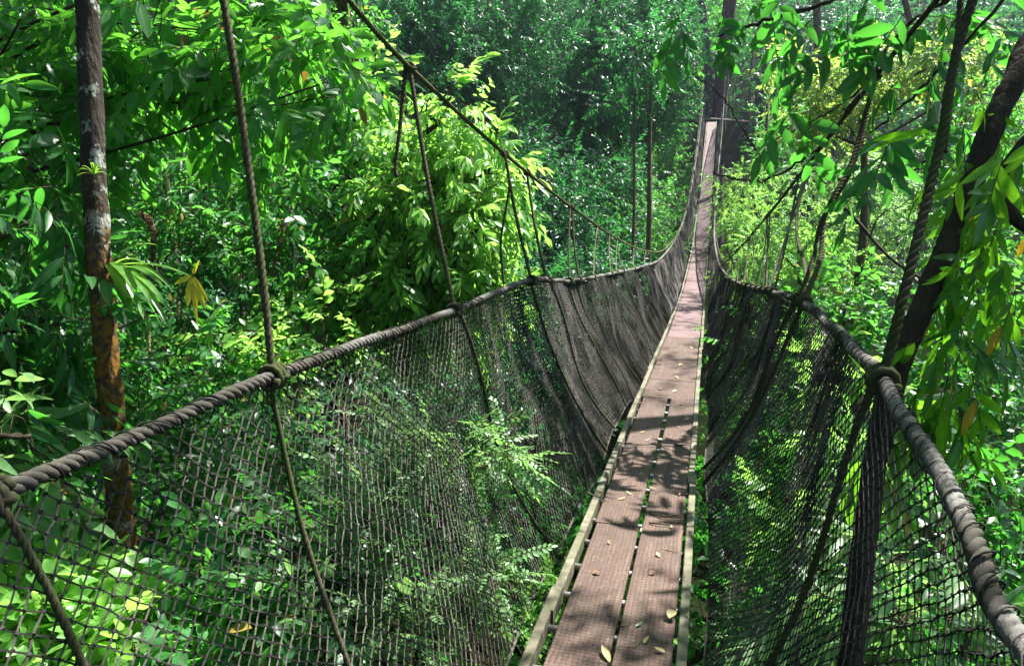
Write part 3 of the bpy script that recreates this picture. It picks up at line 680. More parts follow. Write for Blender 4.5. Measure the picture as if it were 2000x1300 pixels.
# middle storey on the left, from near to far
US = [
 ('understory_tree', 'understory tree with fine mid-green leaves right of the strap-leaved epiphyte', (330, 700, 9.0), [(300, 380, 9, .85, 90), (380, 470, 9.2, .8, 90), (290, 560, 8.8, .7, 70), (430, 350, 9.4, .7, 70)], 'mid', 'leaf_mid', .05),
 ('understory_tree', 'slim understory tree seen through the left suspender rope, leaves mid green', (480, 720, 8.2), [(560, 420, 8.8, .75, 80), (500, 540, 8.4, .65, 60), (600, 560, 8.6, .65, 60), (600, 300, 9.2, .8, 80), (540, 640, 8.3, .5, 40)], 'round', 'leaf_mid', .035),
 ('understory_tree', 'shadowy understory tree with deep green leaves left of the lichen trunk', (100, 740, 7.2), [(60, 300, 7.6, .8, 70), (110, 450, 7.3, .7, 60), (60, 590, 7.2, .7, 60), (120, 690, 7.0, .6, 50)], 'mid', 'leaf_shade', .05),
 ('leafy_shrub', 'bright round-leaved shrub between the left suspender rope and the dark trunk', (600, 720, 7.6), [(560, 700, 7.6, .5, 50), (640, 650, 8.2, .55, 56), (470, 690, 7.4, .4, 30)], 'round', 'leaf_bright', .03),
 ('leafy_shrub', 'fine-leaved shrub directly under the strap-leaved epiphyte', (350, 800, 7.2), [(340, 690, 7.4, .55, 60), (400, 760, 7.0, .5, 50), (290, 780, 6.8, .45, 40)], 'mid', 'leaf_mid', .025),
]
for nm, lb, (bx, by, bd), bl, sp, lm, r0 in US:
    q = W(bx, by, bd); tp = W(bl[0][0], bl[0][1], bl[0][2]); sh = 'shrub' in nm
    make_tree(nm, 'shrub' if sh else 'tree', lb, [below(q), q + (below(q) - q) * .4 + rng.normal(0, .06, 3), q, (q + tp) / 2 + rng.normal(0, .08, 3), tp], r0, [blob(*b) for b in bl], sp, lm, 'bark_brown', scale=1.2, dens=.8, tname='stem' if sh else 'trunk', cname='foliage' if sh else 'crown')

# the bright tree with the dark trunk
bt = W(650, 700, 10.5)
make_tree('bright_tree', 'tree', 'brightly sunlit yellow-green tree with drooping leaves left of the suspended cable', [below(bt), W(655, 900, 10.5), W(652, 700, 10.5), W(660, 480, 10.5), W(664, 250, 10.6), W(670, 60, 10.6), W(672, -150, 10.6)], .21,
          [blob(740, 210, 9.8, .5, 60), blob(890, 250, 9.4, .5, 70), blob(800, 330, 9.5, .75, 130), blob(900, 340, 9.3, .6, 100), blob(850, 430, 9.2, .75, 150), blob(940, 400, 9.3, .45, 60), blob(740, 420, 9.6, .7, 110), blob(800, 540, 9.4, .75, 130), blob(910, 510, 9.2, .5, 80), blob(700, 560, 9.8, .65, 80), blob(890, 610, 9.4, .55, 80), blob(780, 640, 9.4, .55, 70), blob(950, 570, 9.3, .3, 30), blob(960, 330, 9.2, .35, 40), blob(870, 230, 9.2, .35, 40), blob(930, 460, 9.0, .4, 40)],
          'midhang', 'leaf_bright', 'bark_dark', drop=.35, thr=-.6, scale=1.25, dens=.75)
bc = W(690, 120, 9.9)
make_tree('climbing_vine', 'vine', 'leafy vine wrapping the dark trunk at the head of the left cable', [below(W(690, 700, 10.1)), W(688, 700, 10.15), W(690, 400, 10.2), W(695, 100, 10.2), W(700, -80, 10.2)], .03,
          [blob(690, 40, 10, .45, 40), blob(700, 150, 10, .35, 34), blob(690, 260, 10.1, .35, 34), blob(650, 330, 10.1, .3, 26), blob(640, 560, 10.1, .25, 20)], 'mid', 'leaf_mid', tname='stem', cname='foliage')

# dark trees standing across the gully
def gully(name, label, px, d, base_py, top_py, r0, bl, spec, lm, n_scale=1.0, scale=1.0, thr=-.35):
    n_scale *= 1.35; scale *= 1.5
    a = W(px, base_py, d); b = W(px + 6, top_py, d)
    make_tree(name, 'tree', label, [below(a), a, (a + b) / 2, b], r0, [blob(x, y, dd, r, int(n * n_scale), rz=rz) for x, y, dd, r, rz, n in bl], spec, lm, 'bark_brown', scale=scale, thr=thr)
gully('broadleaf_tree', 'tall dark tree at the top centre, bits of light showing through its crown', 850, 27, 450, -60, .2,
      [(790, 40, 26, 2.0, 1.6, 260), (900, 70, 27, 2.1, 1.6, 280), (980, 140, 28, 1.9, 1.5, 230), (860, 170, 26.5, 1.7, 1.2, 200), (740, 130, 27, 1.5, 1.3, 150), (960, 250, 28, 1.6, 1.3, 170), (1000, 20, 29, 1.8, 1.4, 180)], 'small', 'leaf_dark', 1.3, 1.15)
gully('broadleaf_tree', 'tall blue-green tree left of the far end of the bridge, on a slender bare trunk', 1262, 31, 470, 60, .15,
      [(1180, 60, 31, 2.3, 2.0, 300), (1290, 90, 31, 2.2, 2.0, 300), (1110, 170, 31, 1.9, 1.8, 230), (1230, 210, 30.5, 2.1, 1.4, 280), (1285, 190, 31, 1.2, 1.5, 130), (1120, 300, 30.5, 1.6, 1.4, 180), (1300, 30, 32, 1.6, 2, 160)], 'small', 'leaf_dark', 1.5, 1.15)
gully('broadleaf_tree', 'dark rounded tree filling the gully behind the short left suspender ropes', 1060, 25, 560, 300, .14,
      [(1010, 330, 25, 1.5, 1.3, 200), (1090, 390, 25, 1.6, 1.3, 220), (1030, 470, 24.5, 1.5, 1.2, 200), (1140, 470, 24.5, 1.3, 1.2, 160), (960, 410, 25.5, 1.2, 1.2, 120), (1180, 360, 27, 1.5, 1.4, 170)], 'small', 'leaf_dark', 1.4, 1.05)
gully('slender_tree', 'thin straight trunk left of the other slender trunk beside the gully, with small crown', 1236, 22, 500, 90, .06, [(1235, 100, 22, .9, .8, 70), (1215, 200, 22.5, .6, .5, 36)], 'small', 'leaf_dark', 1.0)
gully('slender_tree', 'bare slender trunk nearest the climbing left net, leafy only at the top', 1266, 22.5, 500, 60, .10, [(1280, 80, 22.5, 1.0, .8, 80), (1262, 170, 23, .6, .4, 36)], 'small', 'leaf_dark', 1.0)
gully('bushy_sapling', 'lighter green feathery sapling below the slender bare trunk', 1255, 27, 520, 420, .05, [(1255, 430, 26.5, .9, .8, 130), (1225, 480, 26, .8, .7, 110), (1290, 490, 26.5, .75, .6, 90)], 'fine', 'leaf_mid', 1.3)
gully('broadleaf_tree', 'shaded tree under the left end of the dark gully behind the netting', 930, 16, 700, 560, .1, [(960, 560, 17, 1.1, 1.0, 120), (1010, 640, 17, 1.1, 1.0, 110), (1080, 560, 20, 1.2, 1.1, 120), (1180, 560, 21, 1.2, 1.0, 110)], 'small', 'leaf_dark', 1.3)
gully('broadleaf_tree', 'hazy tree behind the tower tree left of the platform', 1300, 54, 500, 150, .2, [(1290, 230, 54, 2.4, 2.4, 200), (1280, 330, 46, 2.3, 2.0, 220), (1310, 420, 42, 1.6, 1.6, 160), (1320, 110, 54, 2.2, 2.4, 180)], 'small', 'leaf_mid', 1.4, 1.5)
# crown of the tower tree
c = Geo(); fill(c, 'small', [blob(1340, 60, 49, 2.4, 330), blob(1430, 20, 50, 2.4, 300), blob(1300, 130, 50, 1.3, 130), blob(1345, 120, 50, .7, 50), blob(1400, -90, 50, 4, 500)], 1.5, .4); c.build('crown', [M['leaf_mid'], M['twig']], tower)

# right-hand slope, sunlit
def slope(name, label, px, d, base_py, top_py, r0, bl, spec, lm, ns=1.0, scale=1.0, bm='bark_brown', thr=-.4, drop=.2):
    a = W(px, base_py, d); b = W(px, top_py, d)
    make_tree(name, 'tree', label, [below(a), a, (a + b) / 2 + rng.normal(0, .1, 3), b], r0, [blob(x, y, dd, r, int(n * ns), rz=rz) for x, y, dd, r, rz, n in bl], spec, lm, bm, scale=scale, thr=thr, drop=drop)
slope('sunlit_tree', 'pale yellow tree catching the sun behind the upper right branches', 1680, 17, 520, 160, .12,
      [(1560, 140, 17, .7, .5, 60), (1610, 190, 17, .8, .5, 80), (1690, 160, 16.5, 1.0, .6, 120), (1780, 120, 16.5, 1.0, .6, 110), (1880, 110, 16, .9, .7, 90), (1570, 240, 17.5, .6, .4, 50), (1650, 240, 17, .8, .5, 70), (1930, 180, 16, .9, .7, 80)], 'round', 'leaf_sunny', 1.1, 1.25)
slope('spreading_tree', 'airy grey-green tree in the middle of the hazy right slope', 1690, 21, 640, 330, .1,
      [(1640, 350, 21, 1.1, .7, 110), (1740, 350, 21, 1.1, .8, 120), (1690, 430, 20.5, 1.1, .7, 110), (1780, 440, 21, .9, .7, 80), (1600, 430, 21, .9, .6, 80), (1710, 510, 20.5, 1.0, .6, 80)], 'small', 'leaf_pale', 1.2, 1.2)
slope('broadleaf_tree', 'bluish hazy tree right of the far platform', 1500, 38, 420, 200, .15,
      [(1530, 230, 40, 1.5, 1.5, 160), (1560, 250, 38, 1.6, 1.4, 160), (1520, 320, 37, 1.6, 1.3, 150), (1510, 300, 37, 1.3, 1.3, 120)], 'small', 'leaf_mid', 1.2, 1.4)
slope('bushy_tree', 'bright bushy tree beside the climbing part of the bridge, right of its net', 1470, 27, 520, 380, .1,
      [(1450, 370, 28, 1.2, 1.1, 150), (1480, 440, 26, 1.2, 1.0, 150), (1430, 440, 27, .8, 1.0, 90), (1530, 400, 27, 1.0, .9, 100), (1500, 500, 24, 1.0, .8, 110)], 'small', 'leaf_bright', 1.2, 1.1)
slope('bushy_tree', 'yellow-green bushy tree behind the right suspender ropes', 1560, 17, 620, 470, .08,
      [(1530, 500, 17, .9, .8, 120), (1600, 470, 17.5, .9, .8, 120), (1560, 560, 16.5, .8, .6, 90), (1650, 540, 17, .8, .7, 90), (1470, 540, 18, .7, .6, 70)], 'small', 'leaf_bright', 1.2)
slope('broadleaf_tree', 'tree with mid-green leaves right of the thick right suspender rope', 1880, 14, 640, 380, .1,
      [(1860, 380, 14.5, .9, .8, 90), (1930, 300, 14, .9, .8, 90), (1960, 460, 13.5, .9, .8, 90), (1880, 500, 14, .8, .7, 80), (1990, 200, 14, 1, .8, 90)], 'mid', 'leaf_mid', 1.0)
slope('leafy_shrub', 'leafy shrub with large shining leaves below the right suspender knot', 1650, 9, 760, 600, .04,
      [(1640, 590, 9.5, .5, .4, 44), (1700, 640, 9, .5, .4, 46), (1620, 650, 9.2, .4, .35, 34), (1590, 600, 10, .4, .4, 34)], 'round', 'leaf_mid', 1.0, 1.25)
slope('leafy_shrub', 'green shrub behind the hanging long leaves at the right edge', 1930, 7.4, 800, 620, .04,
      [(1900, 600, 7.6, .5, .45, 44), (1980, 560, 7.4, .5, .5, 44), (1970, 680, 7, .45, .4, 40), (1880, 700, 7.4, .45, .4, 40), (1990, 780, 6.6, .4, .4, 34)], 'round', 'leaf_mid', 1.0, 1.15)
slope('leafy_shrub', 'dark fine-leaved shrub outside the right hand rope near the bottom', 1930, 6.2, 1000, 880, .04,
      [(1900, 830, 6.4, .5, .45, 60), (1980, 900, 6.2, .5, .45, 60), (1930, 970, 6, .45, .4, 54), (1990, 1060, 5.6, .45, .4, 50), (1850, 760, 6.8, .4, .4, 44)], 'mid', 'leaf_shade', 1.0, .75)
# ================================================================== plants below the bridge
def shrub(name, cat, label, px, d, top_py, bl, spec, lm, r0=.02, scale=1.0, drop=.2, thr=-.6, bm='bark_brown', base=None, twigs=5):
    dens = 1.0
    if spec in ('round', 'mid'): dens, scale = .72, scale * 1.28
    a = W(px, top_py, d); b = below(a) if base is None else np.asarray(base, float)
    return make_tree(name, cat, label, [b, (a + b) / 2 + rng.normal(0, .08, 3), a], r0, [blob(x, y, dd, r, n, rz=rz) for x, y, dd, r, rz, n in bl], spec, lm, bm, scale=scale, thr=thr, drop=drop, tname='stem', cname='foliage', twigs=twigs, dens=dens)
shrub('feathery_shrub', 'shrub', 'sunlit shrub with small paired leaflets pressing against the left net, middle height', 860, 4.3, 1000,
      [(830, 850, 4.5, .33, .2, 52), (900, 880, 4.3, .3, .14, 46), (970, 885, 4.2, .16, .1, 22), (760, 930, 4.5, .33, .25, 52), (700, 1000, 4.4, .3, .25, 46), (840, 960, 4.4, .28, .2, 36)], 'compound', 'leaf_pale', .018, .74, .15)
shrub('feathery_shrub', 'shrub', 'leafy sprig of paired leaflets at the foot of the left net beside the deck gap', 900, 3.9, 1200,
      [(890, 1110, 4.0, .25, .14, 40), (960, 1115, 3.9, .15, .1, 22), (820, 1140, 4.0, .25, .2, 34), (760, 1210, 3.9, .25, .2, 34)], 'compound', 'leaf_pale', .012, .68, .3)
shrub('broad_leaved_herb', 'plant', 'bright patch of broad-leaved herbs in full sun at the lower left corner', 120, 4.2, 1230,
      [(60, 1180, 4.3, .45, .14, 44), (200, 1200, 4.2, .45, .14, 44), (130, 1270, 3.9, .45, .12, 42), (20, 1280, 3.8, .35, .12, 26), (270, 1260, 4.0, .35, .14, 30), (110, 1120, 4.7, .4, .14, 30)], 'broad', 'leaf_bright', .01, .8, -.1, -2, twigs=3)
shrub('broad_leaved_herb', 'plant', 'pale round-leaved herb behind the net between lichen trunk and rope', 370, 4.2, 1200,
      [(390, 1130, 4.4, .26, .2, 20), (440, 1190, 4.2, .33, .2, 24), (370, 1270, 3.9, .3, .2, 24), (440, 1080, 4.7, .35, .2, 20), (480, 1270, 3.8, .3, .2, 20)], 'broad', 'leaf_mid', .012, .75, .05, -2)
shrub('leafy_shrub', 'shrub', 'shaded leafy shrub behind the left net at the foot of the near suspender rope', 560, 4.6, 1080,
      [(520, 940, 5.2, .4, .3, 46), (600, 1000, 4.8, .36, .3, 42), (640, 1100, 4.3, .3, .3, 36), (540, 1080, 4.6, .36, .3, 38), (480, 1010, 5.0, .36, .3, 36), (620, 1200, 4, .3, .25, 30)], 'round', 'leaf_shade', .02, .8)
shrub('leafy_shrub', 'shrub', 'pale-leaved shrub low behind the left net, leaves glinting white', 690, 4.3, 1190,
      [(660, 1060, 4.5, .26, .2, 24), (720, 1130, 4.2, .25, .2, 24), (640, 1240, 3.9, .28, .2, 24), (740, 1260, 3.9, .25, .2, 22)], 'round', 'leaf_pale', .015, .85)
shrub('leafy_shrub', 'shrub', 'shrub with three-part drooping leaves behind the left net left of the lichen trunk', 90, 4.6, 1060,
      [(50, 1020, 4.6, .3, .25, 20), (90, 960, 4.8, .2, .2, 12), (30, 1100, 4.5, .3, .2, 16)], 'long', 'leaf_mid', .015, .8, .4)
shrub('leafy_shrub', 'shrub', 'dim fine-leaved shrub behind the net right of the lichen trunk', 350, 6.0, 960,
      [(300, 880, 6.2, .45, .35, 60), (400, 900, 6.3, .5, .4, 64), (340, 1000, 5.6, .45, .35, 60), (460, 860, 6.6, .45, .4, 56), (420, 1010, 5.4, .4, .3, 46)], 'mid', 'leaf_shade', .02, .75)
shrub('leafy_shrub', 'shrub', 'dark undergrowth shrub deep behind the middle of the left net', 700, 7.0, 900,
      [(650, 780, 7.6, .6, .5, 40), (760, 880, 7.4, .6, .5, 30), (680, 940, 6.8, .55, .45, 34), (900, 960, 7.0, .5, .5, 30), (600, 900, 6.8, .5, .45, 40)], 'mid', 'leaf_dark', .025, .85)
shrub('leafy_shrub', 'shrub', 'dark shrub in the gully behind the far half of the left net', 1050, 10, 820,
      [(980, 720, 11, .7, .6, 44), (1060, 740, 11.5, .5, .5, 36), (1090, 830, 10.5, .5, .5, 30), (1100, 660, 14, .7, .7, 50), (1000, 950, 8.5, .6, .5, 30), (900, 700, 13, 1.0, .9, 90), (800, 760, 11, .9, .7, 70), (980, 800, 14, 1.1, .9, 100), (860, 860, 11, .9, .7, 60), (1080, 640, 15, 1.1, 1, 90)], 'mid', 'leaf_dark', .03, 1.0)
shrub('fern', 'plant', 'bright green ferny plant below the deck left of the side rail', 1050, 4.0, 1240,
      [(1060, 1210, 4.1, .22, .1, 16), (1010, 1260, 3.9, .2, .1, 12), (1120, 1150, 4.6, .25, .1, 14), (1200, 1240, 4.2, .3, .1, 16)], 'compound', 'leaf_bright', .01, .7, -.1)
# right side, seen through the right net
shrub('leafy_shrub', 'shrub', 'shaded shrub in the gully behind the right net', 1520, 9, 900,
      [(1470, 700, 13.5, .9, .8, 90), (1540, 800, 9, .7, .6, 80), (1480, 850, 12.5, .9, .8, 90), (1570, 930, 7, .5, .5, 60), (1500, 1000, 9, .8, .6, 80), (1540, 660, 9.6, .6, .5, 66), (1420, 800, 17, 1, .9, 100)], 'mid', 'leaf_mid', .025, .85)
shrub('leafy_shrub', 'shrub', 'sunny-leaved shrub behind the right net under its knot', 1610, 6.0, 1060,
      [(1590, 1000, 6.2, .4, .3, 20), (1520, 1020, 8, .4, .3, 20), (1650, 880, 5.6, .35, .3, 18), (1610, 740, 7.5, .5, .4, 26)], 'broad', 'leaf_bright', .015, .9, .1)
shrub('broad_leaved_herb', 'plant', 'plant with large pale blades behind the right net near the bottom', 1680, 3.7, 1200,
      [(1690, 1110, 4.2, .3, .2, 10), (1750, 1190, 3.9, .28, .2, 10), (1650, 1200, 4.6, .32, .2, 12), (1790, 1100, 4.1, .28, .2, 9)], 'long', 'leaf_pale', .015, 1.0, .2, -2)
shrub('leafy_shrub', 'shrub', 'dark shrub low behind the right net, bottom edge', 1560, 3.9, 1240,
      [(1530, 1130, 7.4, .6, .5, 60), (1620, 1250, 5.2, .4, .35, 44), (1480, 1230, 7.6, .6, .5, 60), (1750, 1280, 3.8, .3, .25, 30), (1850, 1230, 3.8, .35, .3, 34)], 'mid', 'leaf_shade', .02, .7)
shrub('leafy_shrub', 'shrub', 'green shrub outside the right hand rope at the lower right corner', 1950, 4.6, 1200,
      [(1950, 1130, 4.8, .34, .3, 34), (1900, 1010, 5.2, .36, .3, 40), (1990, 1210, 4.4, .3, .3, 30), (1850, 930, 5.6, .36, .3, 40)], 'round', 'leaf_shade', .02, .8)
# ================================================================== leaning tree on the right with hanging leaves
lt = [W(2030, 60, 3.55), W(1985, 150, 3.5), W(1930, 265, 3.45), W(1870, 430, 3.4), W(1805, 590, 3.35), W(1752, 720, 3.3), W(1712, 880, 3.25), W(1690, 1040, 3.22), W(1672, 1180, 3.2)]
foot = below(lt[-1], .05, .05)
ltree = make_tree('leaning_tree', 'tree', 'dark leaning trunk behind the right hand rope, hung with long glowing leaves', [foot, (foot + lt[-1]) / 2] + lt[::-1] + [lt[0] + np.array([.5, .2, .7])], .05,
    [blob(1900, 520, 3.3, .2, 9, rz=.3), blob(1880, 640, 3.2, .16, 8, rz=.3), blob(1940, 380, 3.3, .2, 9, rz=.3), blob(1850, 700, 3.15, .14, 7, rz=.25), blob(1960, 520, 3.2, .2, 7, rz=.3), blob(1890, 250, 3.4, .12, 5, rz=.2), blob(1980, 330, 3.2, .2, 8, rz=.3), blob(1800, 800, 3.3, .12, 5, rz=.2), blob(1830, 760, 3.3, .14, 6, rz=.22), blob(1700, 920, 3.6, .15, 5, rz=.25)],
    'hang', 'leaf_hang', 'bark_dark', r1=.056, drop=1.6, thr=-9, limbs=False, scale=.62)
g = Geo()
for q in ([W(2040, 250, 3.3), W(1990, 300, 3.3), W(1930, 385, 3.35), W(1880, 430, 3.4)], [W(1925, 385, 3.35), W(1960, 395, 3.3), W(1985, 430, 3.25), W(2030, 460, 3.2)]):
    p = spline(q, 8); g.tube(p, np.linspace(.045, .02, len(p)), 8)
g.build('branch', M['bark_dark'], ltree)
# ================================================================== branch with big dark leaves across the upper right
ot = gz(7.5, 5.5)
otree = make_tree('overhanging_tree', 'tree', 'overhanging branches with big dark backlit leaves across the top right', [ot, ot + np.array([-.2, .1, 4]), ot + np.array([-.6, .2, 8]), ot + np.array([-.8, .3, 10.5])], .22,
    [blob(1330, 30, 6.2, .14, 3, rz=.08), blob(1410, 20, 6.2, .12, 3, rz=.05), blob(1500, 20, 6.0, .3, 6, rz=.1), blob(1570, 60, 5.8, .2, 4, rz=.12), blob(1640, 20, 5.6, .3, 6, rz=.12), blob(1650, 110, 5.8, .12, 3, rz=.12),
     blob(1760, 30, 5.4, .3, 6, rz=.14), blob(1790, 150, 5.2, .16, 4, rz=.14), blob(1850, 30, 5.2, .3, 6, rz=.16), blob(1750, 250, 5.4, .1, 3, rz=.1), blob(1930, 30, 5, .3, 6, rz=.16), blob(1590, 190, 6, .1, 2, rz=.1), blob(1660, 290, 5.6, .1, 2, rz=.1), blob(1820, 230, 5.3, .12, 3, rz=.12),
     (W(1700, -260, 6.0), (1.6, 1.4, .6), 40), (W(1450, -280, 6.5), (1.4, 1.4, .6), 30), (W(1950, -300, 5.6), (1.6, 1.4, .8), 40)],
    'big', 'leaf_shade', 'bark_dark', drop=.75, thr=-9, limbs=False, scale=1.0, dens=.6)
g = Geo()
for q, r in (([(2150, -160, 5.2), (1900, -30, 5.5), (1760, 60, 5.9), (1690, 170, 6.0), (1600, 285, 6.1), (1510, 345, 6.2), (1470, 352, 6.2), (1395, 340, 6.2)], .016),
             ([(1510, 345, 6.2), (1450, 250, 6.3), (1410, 190, 6.3), (1360, 150, 6.3)], .009), ([(1690, 170, 6.0), (1600, 230, 6.1), (1540, 260, 6.2), (1460, 300, 6.2)], .009),
             ([(2050, -100, 5.0), (1850, 120, 5.3), (1780, 190, 5.4), (1700, 260, 5.6)], .014), ([(1760, -60, 5.9), (1600, 10, 6.0), (1480, 45, 6.2), (1400, 70, 6.3)], .024), ([(1830, 300, 6.2), (1760, 345, 6.4), (1640, 350, 6.6)], .012)):
    p = spline([W(*v) for v in q], 8); p = p + rng.normal(0, .008, p.shape); g.tube(p, np.linspace(r, r * .5, len(p)), 6, rough=.1)
g.build('branch', M['bark_dark'], otree)
db = empty('dead_branch', tuple(W(1650, 405, 11)), 'bare dark dead branch sloping down across the right slope', 'branch')
g = Geo(); p = spline([W(1650, 405, 11), W(1690, 450, 10.8), W(1720, 485, 10.6), W(1760, 520, 10.4), W(1830, 560, 10.4)], 8); g.tube(p, np.linspace(.03, .018, len(p)), 7); b0 = g.build('limb', M['bark_dark'], db)
g = Geo(); g.tube(spline([W(1700, 462, 10.7), W(1712, 430, 10.6), W(1735, 408, 10.5)], 6), .012, 5); g.build('twig', M['bark_dark'], db)

# ================================================================== crowns overhead, above the frame: they shade the near deck
def overhead(name, label, bx, by, bl, spec='mid', lm='leaf_mid', r0=.2, scale=1.3, thr=-.3):
    b = gz(bx, by); tp = np.array(bl[0][0], float)
    make_tree(name, 'tree', label, [b, b * .5 + tp * .5 + np.array([.8, .2, 0]), tp], r0, bl, spec, lm, 'bark_brown', scale=scale, drop=.1, thr=thr)
overhead('shade_tree', 'spreading tree whose crown shades the near deck from the right', 9.5, 7.5, [((4.6, 5.6, 5.6), (2.6, 2.2, 1.3), 640), ((2.4, 4.0, 6.4), (2.0, 1.8, 1.0), 340), ((6.5, 7.5, 5.8), (2.2, 2.0, 1.2), 280)])
overhead('shade_tree', 'tall tree over the start of the bridge shading its left net', 8.0, 1.5, [((1.2, 1.0, 7.0), (2.4, 2.0, 1.2), 300), ((4.5, 2.2, 6.6), (2.2, 1.8, 1.2), 300), ((-.8, 3.2, 8.0), (2.0, 1.8, 1.0), 200)])
overhead('shade_tree', 'tall tree shading the understory behind the left net', -7.5, 11.0, [((-4.5, 9.5, 7.0), (2.4, 2.2, 1.3), 260), ((-7.5, 8.0, 6.5), (2.2, 2.0, 1.3), 240)])

overhead('shade_tree', 'unseen tall tree added to shade the plants behind the left net, its crown high above the cables', 10.5, 12.0, [((1.3, 10.9, 9.0), (1.5, 1.4, .7), 190), ((-1.8, 10.4, 10.6), (1.3, 1.2, .8), 120), ((-1.2, 8.0, 10.5), (1.8, 1.6, 1.0), 200)], r0=.25, thr=.12)  # added above the frame to darken the plants behind the left net
overhead('shade_tree', 'unseen tree with an open crown, added to dapple the middle of the bridge', 11, 22, [((4.8, 20.5, 9.0), (2.2, 2.6, 1.1), 110), ((5.2, 26, 9.5), (2.2, 2.6, 1.1), 100), ((4.2, 15.5, 8.5), (1.8, 2.0, 1.0), 80)], r0=.2)  # out of view, added to break up the sun on the deck
overhead('shade_tree', 'unseen tree with an open crown, added to dapple the climbing part of the bridge', 13, 36, [((4.6, 34, 11.5), (2.6, 3, 1.2), 100), ((4.4, 42, 14), (2.6, 3, 1.2), 100)], r0=.2)  # out of view, added for dappled shade on the rising deck
for i, (x, y, z, lb) in enumerate(((-4, 36, 15, 'tall canopy tree added to shade the gully left of the bridge, crown above the frame'), (-11, 34, 15, 'tall canopy tree added to shade the far left of the gully'), (3.5, 44, 19, 'tall canopy tree added for shade in front of the tower tree, crown out of sight'))):  # high crowns added above the frame to darken the gully trees
    b = gz(x - 3, y + 2) if i < 2 else gz(8, 50)
    make_tree('added_shade_canopy', 'tree', lb, [b, b * .5 + np.array([x, y, z]) * .5 + np.array([-.3, 0, 0]), np.array([x, y, z])], .3, [((x, y, z), (4.6, 4.2, 2.2), 260), ((x - 3, y - 3, z - 2), (3, 3, 1.6), 120), ((x + 3, y - 2, z - 1), (3, 3, 1.6), 120)], 'mass', 'leaf_dark', 'bark_brown', scale=1.1, drop=.1, thr=.05)
# unseen crowns added behind and left of the viewer to cut the sky's fill light
for i, (x, y, z, r) in enumerate(((-7, -6, 7, 4.5), (0, -8, 9, 5), (7, -7, 7, 4.5), (-13, -1, 6, 4.5), (-3, -5, 13, 4.5), (-10, -6, 13, 5), (-17, 6, 8, 4.5), (4, -7, 14, 4.5), (-18, 14, 9, 4.5), (-14, 5, 13, 4))):
    b = gz(x, y - 1)
    make_tree('sky_block_tree', 'tree', 'unseen dense tree added behind or left of the viewer to block sky light', [b, b * .5 + np.array([x, y, z]) * .5 + rng.normal(0, .2, 3), np.array([x, y, z])], .3, [((x, y, z), (r, r, r * .8), 420), ((x, y, z - r * .8), (r * .8, r * .8, r * .6), 200)], 'mass', 'leaf_dark', 'bark_brown', drop=.2, thr=-.6, group='unseen trees added to block sky light', twigs=2)
# ================================================================== epiphytes and small things
def strap_leaf(g, base, tip, sag, wd, n=12):
    base, tip = np.asarray(base), np.asarray(tip); k = np.linspace(0, 1, n)[:, None]; p = base + (tip - base) * k + np.array([0, 0, 1.0]) * (sag * 4 * k * (1 - k))
    tan = np.gradient(p, axis=0); tan /= np.linalg.norm(tan, axis=1)[:, None]; sd = np.cross(tan, [0, 0, 1.0]); sd /= np.linalg.norm(sd, axis=1)[:, None] + 1e-9
    upv = np.cross(sd, tan); hw = (wd / 2 * np.sin(math.pi * np.clip(k * .88 + .12, 0, 1)) ** .6)
    V = np.stack([p + sd * hw + upv * hw * .35, p, p - sd * hw + upv * hw * .35], 1); idx = np.arange(n * 3).reshape(n, 3); F_ = []
    for i in range(n - 1):
        for j in range(2): F_ += [(idx[i, j], idx[i, j + 1], idx[i + 1, j + 1], idx[i + 1, j])]
    g.add(V.reshape(-1, 3), [x for f in F_ for x in f], [4] * len(F_), 0, np.tile([1, 0.0001, -1], n))
root = W(222, 520, 4.72)
ep = empty('strap_leaved_epiphyte', tuple(root), 'tuft of long arching strap leaves growing from the side of the lichen trunk', 'plant')
for tx, ty, td, sg, wd in ((388, 548, 4.5, .05, .034), (340, 620, 4.4, .09, .045), (338, 655, 4.45, .1, .05), (300, 600, 4.4, .06, .05), (268, 570, 4.4, .03, .06), (310, 480, 4.9, .06, .03), (270, 505, 4.9, .05, .03), (290, 520, 4.6, .05, .03), (345, 575, 4.5, .08, .04), (320, 560, 4.3, .05, .045), (260, 610, 4.5, .02, .05), (300, 660, 4.6, .07, .04), (285, 470, 5.0, .04, .025)):
    g = Geo(); strap_leaf(g, root + rng.normal(0, .012, 3), W(tx, ty, td), sg, wd); g.build('blade', M['leaf_strap'], ep)
yb = W(375, 540, 4.45)
ys = empty('yellow_leaf_sprig', tuple(yb), 'drooping sprig of bright yellow leaves at the tips of the strap leaves', 'leaves')
g = Geo(); g.tube(spline([W(235, 640, 4.65), W(290, 615, 4.6), W(345, 590, 4.5), yb, W(383, 515, 4.43)], 8), np.linspace(.006, .003, 33), 5); g.build('stem', M['twig'], ys)
def one_leaf(base, tip, wd, mat, name, parent=None, up=(0, 0, 1), fold=.25, curl=.1):
    base, tip = np.asarray(base, float), np.asarray(tip, float); L = np.linalg.norm(tip - base); d = (tip - base) / L; u = np.asarray(up, float); z = u - d * (u @ d)
    if np.linalg.norm(z) < .1: z = np.cross(d, [1, .3, 0])
    z /= np.linalg.norm(z); y = np.cross(z, d); v, f, lt = leaf(L, wd, 'hi', fold, curl, int(L * 1e4) % 97)
    g = Geo(); g.add(v @ np.stack([d, y, z], 1).T + base, [i for x in f for i in x], [len(x) for x in f], 0, lt); return g.build(name, mat, parent)
for tx, ty, wd in ((338, 555, .035), (364, 600, .05), (383, 606, .042), (399, 603, .05), (383, 636, .03), (405, 588, .035), (388, 508, .022)):
    one_leaf(W(376, 538, 4.45), W(tx, ty, 4.42 + rng.normal(0, .03)), wd, M['leaf_yellow'], 'leaf', ys, up=(.4, -1, .3))
